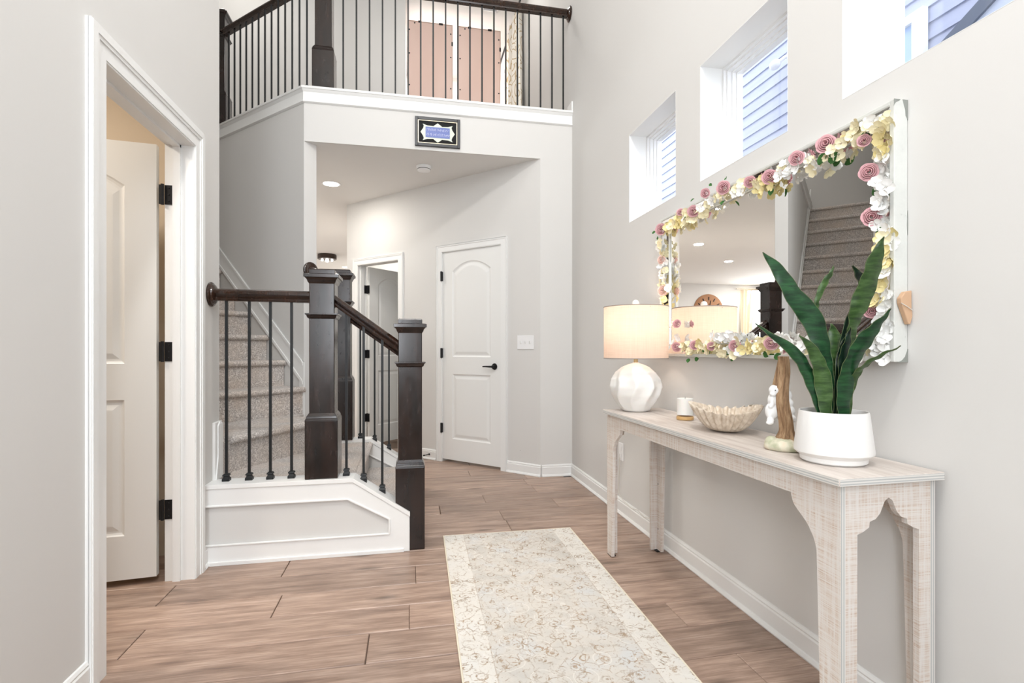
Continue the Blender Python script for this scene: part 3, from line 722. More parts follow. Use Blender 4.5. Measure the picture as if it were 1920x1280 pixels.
# ------------------------------------------------------------------ rug
rg = thing('runner_rug', 'faded cream and tan floral runner rug on plank floor', 'rug', (.548, 1.72, .0), math.radians(-1.0))
ob('rug_field', MB().box(-.374, .374, -1.24, 1.24, .0005, .008), M_rug, rg)
mb = MB().box(-.381, -.374, -1.247, 1.247, .0003, .0085).box(.374, .381, -1.247, 1.247, .0003, .0085).box(-.374, .374, 1.24, 1.247, .0003, .0085).box(-.374, .374, -1.247, -1.24, .0003, .0085)
ob('binding', mb, M_rugedge, rg, bev=.002)

# ------------------------------------------------------------------ console table (local: x depth 0..33 from front, y length, z)
ct = thing('console_table', 'whitewashed narrow console table with scalloped corner legs under mirror', 'table', (1.035, 1.075, 0), math.radians(1.05))
LN = 1.50; DP = .325; H = .762
tb = ob('tabletop', MB().box(0, DP, 0, LN, H - .020, H), M_top, ct, bev=.0015)
mb = MB().box(-.0012, 0, .002, LN - .002, H - .019, H - .002).box(.002, DP - .002, -.0012, 0, H - .019, H - .002)
ob('ply_edge', mb, M_edgez, tb)
x0, x1 = .018, DP - .012; y0, y1 = .016, LN - .016; za = H - .020
t_ = .016
ob('apron', MB().box(x0, x0 + t_, y0 + .165, y1 - .165, za - .062, za), M_grain, ct)
ob('apron', MB().box(x1 - t_, x1, y0 + .165, y1 - .165, za - .062, za), M_grain, ct)
def front_leg(fx, y, s):
    # board in the y,z plane
    pr_ = [(0, .006), (0, za), (.165, za), (.165, za - .068), (.155, za - .09), (.138, za - .105), (.120, za - .118), (.103, za - .132), (.092, za - .150), (.086, za - .156), (.078, za - .176), (.074, za - .19), (.058, .006)]
    return MB().extr(pr_, (fx, y, 0), (0, s, 0), (0, 0, 1), (t_, 0, 0))
def side_leg(x, yy, s, half):
    pr_ = [(0, .006), (0, za), (half, za), (half, za - .040), (half - .012, za - .048), (half - .026, za - .078), (half - .040, za - .092), (half - .058, za - .098), (half - .060, za - .112), (half - .078, za - .122), (half - .096, za - .128), (.034, .006)]
    return MB().extr(pr_, (x, yy, 0), (s, 0, 0), (0, 0, 1), (0, t_, 0))
half = (x1 - x0 - 2 * t_) / 2
for fy, s, sy in ((y0, 1, y0), (y1, -1, y1 - t_)):
    for fx, sx, s2 in ((x0, x0 + t_, 1), (x1 - t_, x1 - t_, -1)):
        lg = front_leg(fx, fy, s); sd = side_leg(sx, sy, s2, half); lg.add(sd.v, sd.f)
        l = ob('leg', lg, M_grain, ct)
        e = MB().box(fx + .001, fx + t_ - .001, fy - .0012 if s > 0 else fy, fy if s > 0 else fy + .0012, .008, za - .002)
        ob('ply_edge', e, M_edgex, l)
        f = MB().box(fx + .002, fx + .03 if s2 > 0 else fx + t_ - .002, min(fy, fy + s * .045) + .002, max(fy, fy + s * .045) - .002, 0, .007); 
        if s2 < 0: f = MB().box(fx - .014, fx + t_ - .002, min(fy, fy + s * .045) + .002, max(fy, fy + s * .045) - .002, 0, .007)
        ob('foot_pad', f, M_black, l)
        if s < 0 or s2 > 0:
            g = MB(); inner = fx + t_ + .001 if s2 > 0 else fx - .001
            for z in (.12, .36, .60): g.lathe([(.0035, 0), (.0035, .001), (.001, .001)], 8, (inner, fy + s * .03, z), ax=(s2, 0, 0))
            ob('screw', g, M_black, l)

# ------------------------------------------------------------------ mirror
mr = thing('wall_mirror', 'large mirror in distressed white frame hanging above the console table', 'mirror', (1.345, 1.87, 1.045))
my0, my1, mz0, mz1 = 1.19, 2.555, 1.045, 1.778
bw = .075
ob('mirror_glass', MB().box(1.345, 1.349, my0 + bw, my1 - bw, mz0 + bw * .8, mz1 - bw * .8), M_mirror, mr, True)
mb = MB()
mb.box(1.324, 1.369, my0, my0 + .014, mz0, mz1).box(1.324, 1.369, my1 - .014, my1, mz0, mz1).box(1.324, 1.369, my0 + .014, my1 - .014, mz1 - .012, mz1).box(1.324, 1.369, my0 + .014, my1 - .014, mz0, mz0 + .012)
mb.box(1.352, 1.368, my0 + .014, my1 - .014, mz0 + .012, mz1 - .012)
ob('frame', mb, M_frame, mr, True, bev=.002)
bz = bw * .8
def strip(a, b, c, d): return MB().add([a, b, c, d] + [(p[0] + .006, p[1], p[2]) for p in (a, b, c, d)], [(0, 1, 2, 3), (7, 6, 5, 4), (0, 4, 5, 1), (1, 5, 6, 2), (2, 6, 7, 3), (3, 7, 4, 0)])
xo, xi = 1.328, 1.3405
O = [(my0 + .014, mz0 + .012), (my1 - .014, mz0 + .012), (my1 - .014, mz1 - .012), (my0 + .014, mz1 - .012)]
I = [(my0 + bw, mz0 + bz), (my1 - bw, mz0 + bz), (my1 - bw, mz1 - bz), (my0 + bw, mz1 - bz)]
for k in range(4):
    l = (k + 1) % 4
    ob('border_strip', strip((xo, *O[k]), (xo, *O[l]), (xi, *I[l]), (xi, *I[k])), M_mirror, mr, True)
mb = MB()
for k in range(4):
    l = (k + 1) % 4; mb.tube([(xi - .001, *I[k]), (xi - .001, *I[l])], .0035, 6); mb.tube([(xo - .001, *O[k]), (xo - .001, *O[l])], .0022, 6)
ob('beading', mb, M_frame, mr, True, smooth=50)
mb = MB()
for pts in ([(1.3235, 1.779), (1.345, 1.779), (1.340, 1.774), (1.330, 1.770), (1.3235, 1.762)], [(1.3695, 1.779), (1.352, 1.779), (1.356, 1.765), (1.361, 1.750), (1.362, 1.735), (1.3695, 1.722)],
            [(1.3695, 1.044), (1.335, 1.044), (1.350, 1.050), (1.360, 1.060), (1.3695, 1.082)], [(1.3695, 1.40), (1.367, 1.43), (1.3695, 1.47)]):
    mb.extr(pts, (0, my0 + .0005, 0), (1, 0, 0), (0, 0, 1), (0, -.0012, 0))
ob('worn_paint', mb, Mat('bare_grey_wood', S('8b8e88'), .8).m, mr, True, label='worn grey patches at frame corners')
# wooden wedge hanging on the near side of the frame
wd = thing('wooden_wedge', 'small tan wooden wedge tied to near edge of mirror frame', 'ornament', (1.352, 1.18, 1.20))
mb = MB().extr([(1.330, 1.222), (1.345, 1.240), (1.366, 1.244), (1.366, 1.195), (1.369, 1.178), (1.369, 1.172), (1.362, 1.150), (1.356, 1.150), (1.331, 1.208)], (0, 1.189, 0), (1, 0, 0), (0, 0, 1), (0, -.014, 0))
ob('wedge', mb, M_tanpaper, wd, True, bev=.002)
ob('string', MB().tube([(1.329, 1.173, 1.208), (1.345, 1.1725, 1.200), (1.367, 1.173, 1.188)], .0012, 6), M_cream_cord, wd, True)

# ------------------------------------------------------------------ flower garland
def rose_mesh():
    """rolled spiral of petals with curled rims, ringed by five open outer petals"""
    mb = MB(); rows = []; T = 3.6 * 2 * PI; n = 84
    for k in range(n + 1):
        th = T * k / n; q = k / n; r = .07 + .60 * q ** .9; lobe = abs(math.sin(1.3 * th + .4))
        h = .62 - .34 * q ** 1.5; h *= .80 + .24 * lobe; r2 = r * (1 + .07 * lobe)
        rows.append([(a_ * math.cos(th), a_ * math.sin(th), z) for a_, z in ((r2 * .55, -.25), (r2 * .86, h * .35), (r2, h * .86), (r2 + .035, h), (r2 + .085, h * .97 - .02))])
    mb.grid(rows)
    for k in range(5):
        a0 = k * 2 * PI / 5 + .3; rr = []
        for i in range(5):
            v_ = i / 4; row = []
            for j in range(7):
                u = (j - 3) / 3; a = a0 + u * .78 * (.7 + .3 * v_)
                R__ = .45 + .52 * v_ - .10 * u * u * v_
                row.append((R__ * math.cos(a), R__ * math.sin(a), -.22 + .46 * math.sin(1.9 * v_) - .05 * u * u + .03 * u))
            rr.append(row)
        mb.grid(rr)
    return mb
def floret_mesh(seed):
    r_ = random.Random(seed); mb = MB()
    for k in range(4):
        a = PI / 2 * k + r_.uniform(-.15, .15); t = r_.uniform(.15, .45); rows = []
        for i in range(4):
            v_ = i / 3; L = .12 + .88 * v_; w = [.10, .46, .56, .34][i]; row = []
            for j in range(4):
                u = (j / 3 - .5) * 2; x = L - .08 * u * u * v_; y = w * u
                z = t * v_ * v_ * .8 + .10 * u * u - .06 * math.sin(3 * v_ + k)
                row.append((x * math.cos(a) - y * math.sin(a), x * math.sin(a) + y * math.cos(a), z))
            rows.append(row)
        mb.grid(rows)
    mb.ball((0, 0, .03), .09, 3); return mb
def leaf_mesh():
    rows = []
    for i in range(6):
        v_ = i / 5; w = .42 * math.sin(PI * min(.98, v_ * .92 + .08)) ** .8; rows.append([(w * u, v_, .10 * abs(u) + .12 * math.sin(2 * v_)) for u in (-1, -.5, 0, .5, 1)])
    return MB().grid(rows)
gd = thing('flower_garland', 'garland of dusty roses and white hydrangeas around the mirror frame', 'garland', (1.31, 1.87, 1.4))
def ray(px, py, X):
    """point where the view through a photo measurement meets the plane x = X"""
    r = (px - 960) / 960; ax_ = r * math.cos(TH) + math.sin(TH); ay = -r * math.sin(TH) + math.cos(TH); zc = X / ax_
    return Vector((X, ay * zc, EYE - (py - 655) / 960 * zc))
protos = {}; nf_cap = 296
def piece(kind, name, build, mat, P, sc, rx, tilt, spin, smooth=70):
    key = (kind, mat.name)
    if key not in protos:
        o = ob(name, build(), mat, gd, smooth=smooth); protos[key] = o.data
    else:
        o = bpy.data.objects.new(name, protos[key]); C.objects.link(o); o.parent = gd
    q = Vector((0, 0, 1)).rotation_difference(Vector((-1, rx, tilt)).normalized()).to_matrix().to_4x4() @ Matrix.Rotation(spin, 4, 'Z')
    o.matrix_local = Matrix.Translation(P - Vector(gd.location)) @ q @ Matrix.Scale(sc, 4)
    return o
roses = [(1240, 430, 12, 0), (1276, 398, 8, 0), (1300, 396, 12, 0), (1323, 362, 10, 0), (1357, 352, 14, 0), (1406, 341, 12, 0), (1443, 332, 15, 0), (1494, 297, 15, 0), (1549, 271, 19, 0), (1620, 264, 13, 0),
         (1629, 323, 18, 0), (1634, 407, 19, 0), (1634, 583, 15, 0), (1605, 640, 13, 1), (1241, 487, 9, 1), (1243, 545, 11, 1), (1270, 607, 9, 0),
         (1269, 650, 10, 0), (1303, 647, 10, 0), (1334, 649, 9, 0), (1378, 648, 12, 0), (1446, 643, 14, 0)]
GX = 1.312
rp = []
for px, py, rr, pale in roses:
    P = ray(px, py, GX - .004); zc = P.x * math.sin(TH) + P.y * math.cos(TH)
    s = rr * zc / 960 * .98; rp.append((P, s))
    piece('rose', 'rose', rose_mesh, M_rosepale if pale else M_rose, P, s, rnd.uniform(-1.25, -.6), rnd.uniform(-.3, .25), rnd.uniform(0, 6))
def segpts(pts, step_, jit, X=GX):
    out = []
    W3 = [ray(a, b, X) for a, b in pts]
    for a, b in zip(W3, W3[1:]):
        n = max(1, int((b - a).length / step_))
        for i in range(n): out.append(a.lerp(b, (i + rnd.random()) / n) + Vector((rnd.uniform(-.008, .014), rnd.uniform(-jit, jit), rnd.uniform(-jit, jit))))
    return out
runs = [([(1240, 432), (1300, 402)], 'cy', .010, .026), ([(1300, 402), (1345, 375)], 'cw', .012, .024), ([(1345, 365), (1400, 348)], 'wwc', .016, .022),
        ([(1400, 350), (1455, 345)], 'ycy', .010, .024), ([(1455, 325), (1530, 300)], 'wwc', .0085, .030), ([(1530, 318), (1560, 290)], 'wc', .014, .022),
        ([(1565, 275), (1625, 245)], 'cyc', .0065, .030), ([(1625, 235), (1655, 225)], 'wwc', .006, .022), ([(1655, 225), (1655, 290)], 'yc', .0065, .018), ([(1655, 290), (1652, 380)], 'ww', .008, .022),
        ([(1652, 380), (1655, 450)], 'www', .0075, .022), ([(1655, 440), (1657, 520)], 'yyc', .0075, .018), ([(1655, 520), (1655, 600)], 'wwy', .0075, .022), ([(1652, 600), (1648, 665)], 'ww', .0075, .022),
        ([(1640, 660), (1590, 665)], 'ww', .012, .020), ([(1236, 450), (1250, 540)], 'wc', .013, .018), ([(1238, 500), (1245, 570)], 'cyw', .011, .018), ([(1262, 600), (1268, 650)], 'w', .02, .014),
        ([(1275, 652), (1350, 650)], 'cyc', .011, .022), ([(1340, 630), (1385, 632)], 'www', .008, .020), ([(1350, 655), (1395, 658)], 'wc', .012, .020), ([(1390, 645), (1440, 650)], 'ccy', .009, .024), ([(1455, 640), (1500, 650)], 'www', .0085, .026),
        ([(1600, 655), (1500, 655)], 'wcc', .013, .022)]
MT = {'w': M_white, 'c': M_cream, 'y': M_yellow}
nf = 0
for pts, cols, stp, jit in runs:
    for P in segpts(pts, stp * 1.3, jit):
        if any((P - r).length < s * .95 for r, s in rp): P.x += .018
        if P.x > 1.326: P.x = 1.324
        if nf < nf_cap:
            piece('floret%d' % (nf % 3), 'blossom', (lambda s=nf % 3: floret_mesh(s)), MT[rnd.choice(cols)], P, rnd.uniform(.0175, .0245), rnd.uniform(-.9, .5), rnd.uniform(-.7, .7), rnd.uniform(0, 6)); nf += 1
for px, py, sc in [(1537, 310, .045), (1556, 306, .040), (1223, 437, .024), (1232, 445, .022), (1295, 378, .022), (1289, 402, .022), (1357, 376, .026), (1361, 333, .02), (1425, 348, .026), (1448, 352, .028),
                   (1292, 672, .024), (1303, 674, .026), (1362, 664, .02), (1370, 676, .022), (1432, 660, .03), (1452, 672, .032), (1640, 352, .03), (1655, 345, .03), (1645, 440, .03), (1630, 650, .028), (1622, 248, .03), (1640, 500, .028), (1330, 345, .018), (1318, 655, .018)]:
    piece('leaf', 'leaf', leaf_mesh, M_gleaf, ray(px, py, GX + .006), sc, rnd.uniform(-.8, 0), rnd.uniform(-.2, .8), rnd.uniform(1.6, 4.6))


# ------------------------------------------------------------------ table lamp
lm_ = thing('table_lamp', 'lit table lamp with linen drum shade and fluted white ceramic base', 'lamp', (1.150, 2.478, H + .001))
prof = [(.060, 0), (.070, .004), (.098, .045), (.118, .085), (.126, .125), (.120, .165), (.100, .200), (.070, .226), (.040, .240), (.018, .246), (.016, .25)]
def flu(a, z):
    k = math.sin(PI * min(1, max(0, z / .235))) ** .6 if 0 < z < .235 else 0
    tw = 9 * a + 1.1 * math.sin(z * 34)
    return 1 + .085 * k * (.9 - 1.5 * abs(math.sin(tw / 2)) ** .9)
fine = []
for (a, b), (c, d_) in zip(prof, prof[1:]):
    for i in range(4): fine.append((a + (c - a) * i / 4, b + (d_ - b) * i / 4))
fine.append(prof[-1])
ob('lamp_base', MB().lathe(fine, 108, rf=flu), M_glaze, lm_, smooth=60)
ob('stem', MB().lathe([(.011, .248), (.011, .275), (.006, .276), (.006, .53), (.003, .531)], 12), Mat('brass_stem', S('c8b48a'), .4, .6).m, lm_, smooth=40)
mb = MB(); R_, z0, z1 = .163, .272, .537; n = 64; rows = []
for z in (z0, z0 + .09, z0 + .18, z1): rows.append([(R_ * math.cos(2 * PI * k / n), R_ * math.sin(2 * PI * k / n), z) for k in range(n + 1)])
mb.grid(rows); sh = ob('lamp_shade', mb, M_shade, lm_, smooth=60, fixn=True)
mb = MB()
for z in (z0, z1): mb.tube([(R_ * math.cos(2 * PI * k / n), R_ * math.sin(2 * PI * k / n), z) for k in range(n + 1)], .0022, 6)
a = math.radians(-52); mb2 = MB(); mb2.grid([[((R_ + .001) * math.cos(a + u), (R_ + .001) * math.sin(a + u), z) for u in (-.0, .05, .1)] for z in (z0, z1)])
ob('shade_rim', mb, M_shadetrim, sh, smooth=60)
ob('shade_spider', MB().tube([(-R_, 0, z1 - .01), (R_, 0, z1 - .01)], .0015, 6).tube([(0, -R_, z1 - .01), (0, R_, z1 - .01)], .0015, 6), M_black, lm_)
ob('finial', MB().ball((0, 0, z1 + .020), .018, 10).lathe([(.006, z1 - .008), (.006, z1 + .006)], 10), M_glaze, lm_, smooth=60)
ob('bulb', MB().ball((0, 0, .40), (.026, .026, .036), 10), M_bulb, lm_, smooth=60)
l = bpy.data.lights.new('table_lamp_light', 'POINT'); l.energy = 2.0; l.color = (1, .84, .70); l.shadow_soft_size = .04
o = bpy.data.objects.new('table_lamp_light', l); C.objects.link(o); o.location = (1.150, 2.478, H + .455)
cd = tag(ob('lamp_cord', MB().tube([ray(1248, 840, 1.355), ray(1246, 858, 1.352), ray(1237, 872, 1.352), ray(1233, 900, 1.352), ray(1226, 926, 1.354), ray(1222, 950, 1.35), ray(1218, 971, 1.345), ray(1208, 970, 1.345), ray(1196, 956, 1.345), ray(1184, 953, 1.35), ray(1170, 940, 1.355), ray(1160, 925, 1.358), ray(1162, 850, 1.362)], .0022, 6), M_cream_cord, smooth=60),
         'thin pale lamp cord hanging behind console and trailing to outlet', 'cord')

# candle
cn = thing('candle', 'white candle in clear glass with pale gold base beside lamp', 'candle', (1.222, 2.118, H + .001))
ob('candle_glass', MB().lathe([(.001, .0), (.037, .0), (.039, .004), (.039, .118), (.0365, .118), (.0365, .022), (.001, .022)], 40), M_cglass, cn, smooth=40)
ob('base', MB().lathe([(.001, .0005), (.036, .0005), (.0375, .004), (.0375, .010), (.036, .016), (.001, .016)], 40), M_lidwood, cn, smooth=40, label='pale gold base')
ob('wax', MB().lathe([(.001, .024), (.0355, .024), (.0355, .096), (.02, .092), (.001, .092)], 40), M_wax, cn, smooth=40)
ob('wick', MB().tube([(0, 0, .092), (.001, 0, .103)], .0009, 6), M_black, cn)

# ruffled bowl
bw_ = thing('ruffled_bowl', 'sand coloured ruffled scallop bowl in the middle of console', 'bowl', (1.205, 1.795, H + .001))
mb = MB(); n = 240; NR = 24
def bowl_row(t, off):
    row = []
    for k in range(n):
        a = 2 * PI * k / n; r = .042 + (.125 - .042) * t ** .62 + off
        amp = .17 * t ** .8; r *= 1 + amp * .75 * (math.sin(NR * a) + .12 * math.sin(3 * NR * a))
        z = .003 + .088 * t ** 1.25 + t * t * (.013 * math.cos(2 * (a + .59)) + .004 * math.sin(NR * a + .8))
        row.append((r * math.cos(a) * .92, r * math.sin(a) * 1.12, z + (.006 if off < 0 and t < .3 else 0)))
    return row
ts = [0, .06, .15, .27, .4, .55, .7, .82, .92, 1]
rows = [[(.0, .0, .001)] * n] + [bowl_row(t, 0) for t in ts] + [bowl_row(t, -.006) for t in ts[::-1]] + [[(0, 0, .012)] * n]
m_ = len(rows)
for r in rows: pass
mb.add([p for r in rows for p in r], [(i * n + k, i * n + (k + 1) % n, (i + 1) * n + (k + 1) % n, (i + 1) * n + k) for i in range(m_ - 1) for k in range(n)])
ob('bowl', mb, M_bowl, bw_, smooth=70, fixn=True)

# figurine: tree trunk with white rabbit
fg = thing('rabbit_figurine', 'driftwood trunk figurine with white rabbit climbing, left of plant', 'figurine', (1.165, 1.425, H + .001))
vx = Vector((math.cos(TH) , -math.sin(TH), 0)); vy = Vector((math.sin(TH), math.cos(TH), 0))   # across / away from the viewer
def fp(a, b, z): return tuple(vx * a + vy * b + up * z)
rr = random.Random(5)
mb = MB(); n = 40; rows = []
for i in range(28):
    z = .02 + i / 27 * .275; t = i / 27
    cx = .004 - .008 * t + .005 * math.sin(9 * t); r0 = .021 - .006 * t + .012 * max(0, 1 - t * 7)
    row = []
    for k in range(n):
        a = 2 * PI * k / n; g = 1 + .10 * math.sin(7 * a + 5 * math.sin(2.4 * t + .8)) + .07 * math.sin(13 * a - 6 * t) + .10 * math.exp(-((t - .25) / .05) ** 2) * max(0, math.cos(a + 1.6))
        row.append(Vector(fp(cx + r0 * g * math.cos(a), r0 * g * math.sin(a), z)))
    rows.append(row)
mb.add([p for r in rows for p in r], [(i * n + k, i * n + (k + 1) % n, (i + 1) * n + (k + 1) % n, (i + 1) * n + k) for i in range(27) for k in range(n)] + [tuple(range(27 * n, 28 * n)), tuple(range(n))[::-1]])
mb.tube([fp(-.020, .012, .19), fp(-.013, .010, .235), fp(-.006, .006, .29)], [.012, .010, .007], 10)
ob('trunk', mb, M_trunk, fg, smooth=60, label='grooved brown driftwood trunk')
mb = MB(); mb.lathe([(.001, 0), (.050, 0), (.056, .008), (.054, .020), (.044, .030), (.028, .036), (.001, .038)], 36, rf=lambda a, z: 1 + .05 * math.sin(3 * a + z * 60) + .03 * math.sin(7 * a))
mb.ball(fp(-.034, .01, .024), (.020, .018, .018), 8)
ob('stone_base', mb, M_moss, fg, smooth=60, label='mossy cream stone base')
mb = MB()
for a, b, z, r in [(-.020, .010, .187, (.015, .014, .015)), (-.027, .006, .176, (.009, .009, .008)), (-.022, .016, .155, (.014, .013, .020)), (-.030, .006, .148, (.006, .006, .018)), (-.036, .004, .136, (.005, .005, .007)),
                   (-.024, .018, .120, (.019, .016, .024)), (-.033, .012, .112, (.010, .010, .020)), (-.035, .006, .092, (.010, .009, .008)), (-.040, .0, .085, (.011, .008, .006)),
                   (.018, .018, .195, (.008, .007, .020)), (.022, .020, .170, (.011, .009, .014)), (.024, .018, .145, (.012, .010, .013)), (.026, .018, .120, (.014, .012, .016)), (.030, .014, .095, (.012, .012, .012)), (.0, .024, .14, (.022, .012, .045))]:
    mb.ball(fp(a - (.004 if a < 0 else -.002), b, z), tuple(q * 1.18 for q in r), 10)
o = ob('rabbit', mb, M_rabbit, fg, smooth=80, label='white resin rabbit'); mo = o.modifiers.new('remesh', 'REMESH'); mo.mode = 'VOXEL'; mo.voxel_size = .0022; mo.use_smooth_shade = True
ob('eye', MB().ball(fp(-.030, -.0065, .188), .0019, 6), M_black, fg, smooth=60)

# potted snake plant
pp = thing('potted_plant', 'artificial snake plant in faceted white ceramic pot on console', 'plant', (1.184, 1.252, H + .001))
seg = lambda a, z: 1 + .006 * abs(math.sin(9 * a))
ob('pot', MB().lathe([(.001, 0), (.078, 0), (.083, .004), (.084, .016), (.090, .020), (.0985, .028), (.099, .036), (.087, .138), (.0855, .143), (.082, .143), (.081, .138), (.083, .05), (.001, .05)], 96, rf=seg), M_ceramic, pp, smooth=35)
ob('soil', MB().lathe([(.001, .122), (.0815, .122), (.0815, .128), (.05, .131), (.001, .130)], 32), M_soil, pp)
ZP = 1.184 * math.sin(TH) + 1.252 * math.cos(TH)
def vpt(px, py, zc):
    r = (px - 960) / 960; return Vector(((r * math.cos(TH) + math.sin(TH)) * zc, (-r * math.sin(TH) + math.cos(TH)) * zc, EYE - (py - 655) / 960 * zc))
def blade(pts, mat, lean, twist=.15, curl=.25, b0=0):
    """pts = (x, y, width) from base to tip as measured in the photograph; lean = metres toward (-) or away from (+) the viewer at the tip"""
    P = []; N = len(pts)
    # resample with Catmull-Rom
    def cr(a, b, c, d, t): return .5 * ((2 * b) + (-a + c) * t + (2 * a - 5 * b + 4 * c - d) * t * t + (-a + 3 * b - 3 * c + d) * t ** 3)
    for i in range(N - 1):
        q = [pts[max(0, i - 1)], pts[i], pts[i + 1], pts[min(N - 1, i + 2)]]
        for k in range(6):
            P.append(tuple(cr(q[0][j], q[1][j], q[2][j], q[3][j], k / 6) for j in range(3)))
    P.append(pts[-1]); M_ = len(P); cen = []
    for i, (x, y, w) in enumerate(P):
        t = i / (M_ - 1); zc = ZP + b0 * (1 - t) + lean * t ** 1.4; cen.append((vpt(x, y, zc), max(.3, w) * zc / 960 / 2))
    rows = []; eL = []; eR = []
    back = Vector((math.sin(TH), math.cos(TH), 0)); side = Vector((math.cos(TH), -math.sin(TH), 0))
    for i, (c, w) in enumerate(cen):
        t = (cen[min(i + 1, M_ - 1)][0] - cen[max(i - 1, 0)][0]).normalized()
        s = (side - t * side.dot(t)).normalized(); nrm = t.cross(s).normalized()
        th = twist * math.sin(i * .45); s2 = s * math.cos(th) + nrm * math.sin(th); n2 = nrm * math.cos(th) - s * math.sin(th)
        rip = .0022 * math.sin(i * 1.3)
        w2 = w / max(.5, math.cos(th))
        row = [c + s2 * (u * w2) + n2 * (-curl * w2 * (1 - u * u) + (rip if abs(u) == 1 else 0)) for u in (-1, -.55, 0, .55, 1)]
        rows.append(row)
    mb = MB().grid(rows); rb = [[p + Vector((math.sin(TH), math.cos(TH), 0)) * .0022 for p in r] for r in rows]
    n0 = len(mb.v); mb.grid(rb); 
    o = ob('leaf', mb, mat, pp, True, smooth=75)
    ob('leaf_margin', MB().tube([r[0] for r in rows], .0007, 5).tube([r[-1] for r in rows], .0007, 5), M_margin, o, True, smooth=60)
    return o
blade([(1566, 790, 20), (1566, 760, 22), (1568, 700, 28), (1568, 659, 30), (1564, 632, 26), (1559, 606, 1)], M_leaf2, .03, b0=.03)
blade([(1556, 790, 8), (1556, 740, 9), (1553, 680, 9), (1549, 637, 9), (1541, 606, 9), (1532, 580, 8), (1533, 560, 9), (1546, 530, 12), (1558, 512, 7), (1563, 498, 1)], M_leaf2, .02, b0=.02)
blade([(1552, 790, 16), (1554, 740, 20), (1547, 690, 28), (1541, 648, 34), (1522, 597, 38), (1489, 554, 35), (1459, 506, 22), (1430, 473, 1)], M_leaf, -.02)
blade([(1540, 790, 10), (1532, 755, 12), (1520, 713, 21), (1502, 676, 22), (1478, 650, 17), (1446, 628, 8), (1416, 606, 1)], M_leaf, -.05, b0=-.02)
blade([(1548, 790, 22), (1548, 760, 25), (1543, 713, 31), (1535, 681, 27), (1520, 650, 15), (1499, 629, 1)], M_leaf2, -.06, b0=-.03)
blade([(1572, 790, 10), (1572, 740, 12), (1582, 640, 14), (1600, 580, 14), (1619, 532, 16), (1610, 515, 12), (1599, 498, 1)], M_leaf3, -.06, b0=.02)
blade([(1574, 790, 12), (1578, 730, 15), (1594, 640, 16), (1601, 606, 22), (1612, 571, 32), (1631, 522, 36), (1642, 484, 27), (1657, 443, 1)], M_leaf2, -.13, b0=.0)
blade([(1569, 790, 12), (1570, 720, 10), (1574, 665, 9), (1586, 632, 6), (1590, 622, 1)], M_leaf3, -.02)
blade([(1572, 790, 10), (1577, 720, 12), (1582, 670, 17), (1589, 640, 14), (1595, 612, 1)], M_leaf3, -.05, b0=-.01)
blade([(1582, 790, 22), (1582, 755, 26), (1588, 710, 30), (1601, 670, 33), (1621, 637, 31), (1647, 606, 20), (1671, 579, 1)], M_leaf, -.15, b0=-.03)
blade([(1590, 790, 10), (1594, 740, 12), (1604, 705, 14), (1621, 685, 14), (1653, 665, 9), (1689, 649, 1)], M_leaf2, -.17, b0=-.02)

# ------------------------------------------------------------------ small wall items
pq = thing('wall_plaque', 'small black framed plaque with ornate blue and ivory panel on header', 'plaque', (.2245, YB, 2.845))
w2, h2 = .182, .118
mb = MB()
def ring2(mb, a, b, y0_, y1_):
    mb.box(-w2 + a, -w2 + b, y0_, y1_, -h2 + a, h2 - a).box(w2 - b, w2 - a, y0_, y1_, -h2 + a, h2 - a).box(-w2 + b, w2 - b, y0_, y1_, h2 - b, h2 - a).box(-w2 + b, w2 - b, y0_, y1_, -h2 + a, -h2 + b)
ring2(mb, 0, .024, -.020, -.001); ob('frame', mb, Mat('charcoal_frame', S('26272b'), .4).m, pq, bev=.002)
mb = MB(); ring2(mb, .024, .030, -.014, -.002); ob('gilt_liner', mb, Mat('champagne_liner', S('d8cbb0'), .35, .3).m, pq)
ob('mat', MB().box(-w2 + .03, w2 - .03, -.008, -.001, -h2 + .03, h2 - .03), Mat('black_velvet', S('08080a'), .8).m, pq)
M_iv = Mat('ivory_tile', S('d3dacb'), .4).m; M_blue = Mat('blue_tile', S('5b6cae'), .4).m; M_pale = Mat('pale_script', S('d5d9f2'), .4).m
orn = [(-.112, .052), (-.120, .066), (-.100, .060), (-.085, .055), (-.035, .052), (-.018, .066), (0, .078), (.018, .066), (.035, .052), (.085, .055), (.100, .060), (.120, .066), (.112, .050), (.118, .030), (.138, 0), (.118, -.030), (.112, -.050), (.120, -.066), (.100, -.060), (.085, -.055), (.035, -.052), (.018, -.066), (0, -.078), (-.018, -.066), (-.035, -.052), (-.085, -.055), (-.100, -.060), (-.120, -.066), (-.112, -.050), (-.118, -.030), (-.138, 0), (-.118, .030)]
ob('ornament', MB().extr(orn, (0, -.008, -.004), (1, 0, 0), (0, 0, 1), (0, -.004, 0)), M_iv, pq, label='ivory scalloped ornamental panel')
ob('blue_field', MB().box(-.098, .098, -.014, -.0115, -.045, .040), M_blue, pq)
mb = MB(); r_ = random.Random(11)
for row, zz in enumerate((.016, -.022)):
    x = -.088
    while x < .086:
        k = r_.randint(0, 3); w_ = r_.uniform(.006, .012)
        if k == 0: mb.tube([(x, -.0148, zz - .010), (x + .001, -.0148, zz + .012)], .0016, 5)
        elif k == 1: mb.tube([(x, -.0148, zz + .004), (x + w_ / 2, -.0148, zz - .009), (x + w_, -.0148, zz + .006)], .0016, 5)
        elif k == 2: mb.tube([(x + w_ / 2 * (1 + math.cos(t)), -.0148, zz + .008 * math.sin(t)) for t in (0, 1, 2, 3, 4, 5)], .0015, 5)
        else: mb.tube([(x, -.0148, zz - .008), (x, -.0148, zz + .01), (x + w_, -.0148, zz + .008), (x + w_, -.0148, zz - .006)], .0015, 5)
        x += w_ + .0035
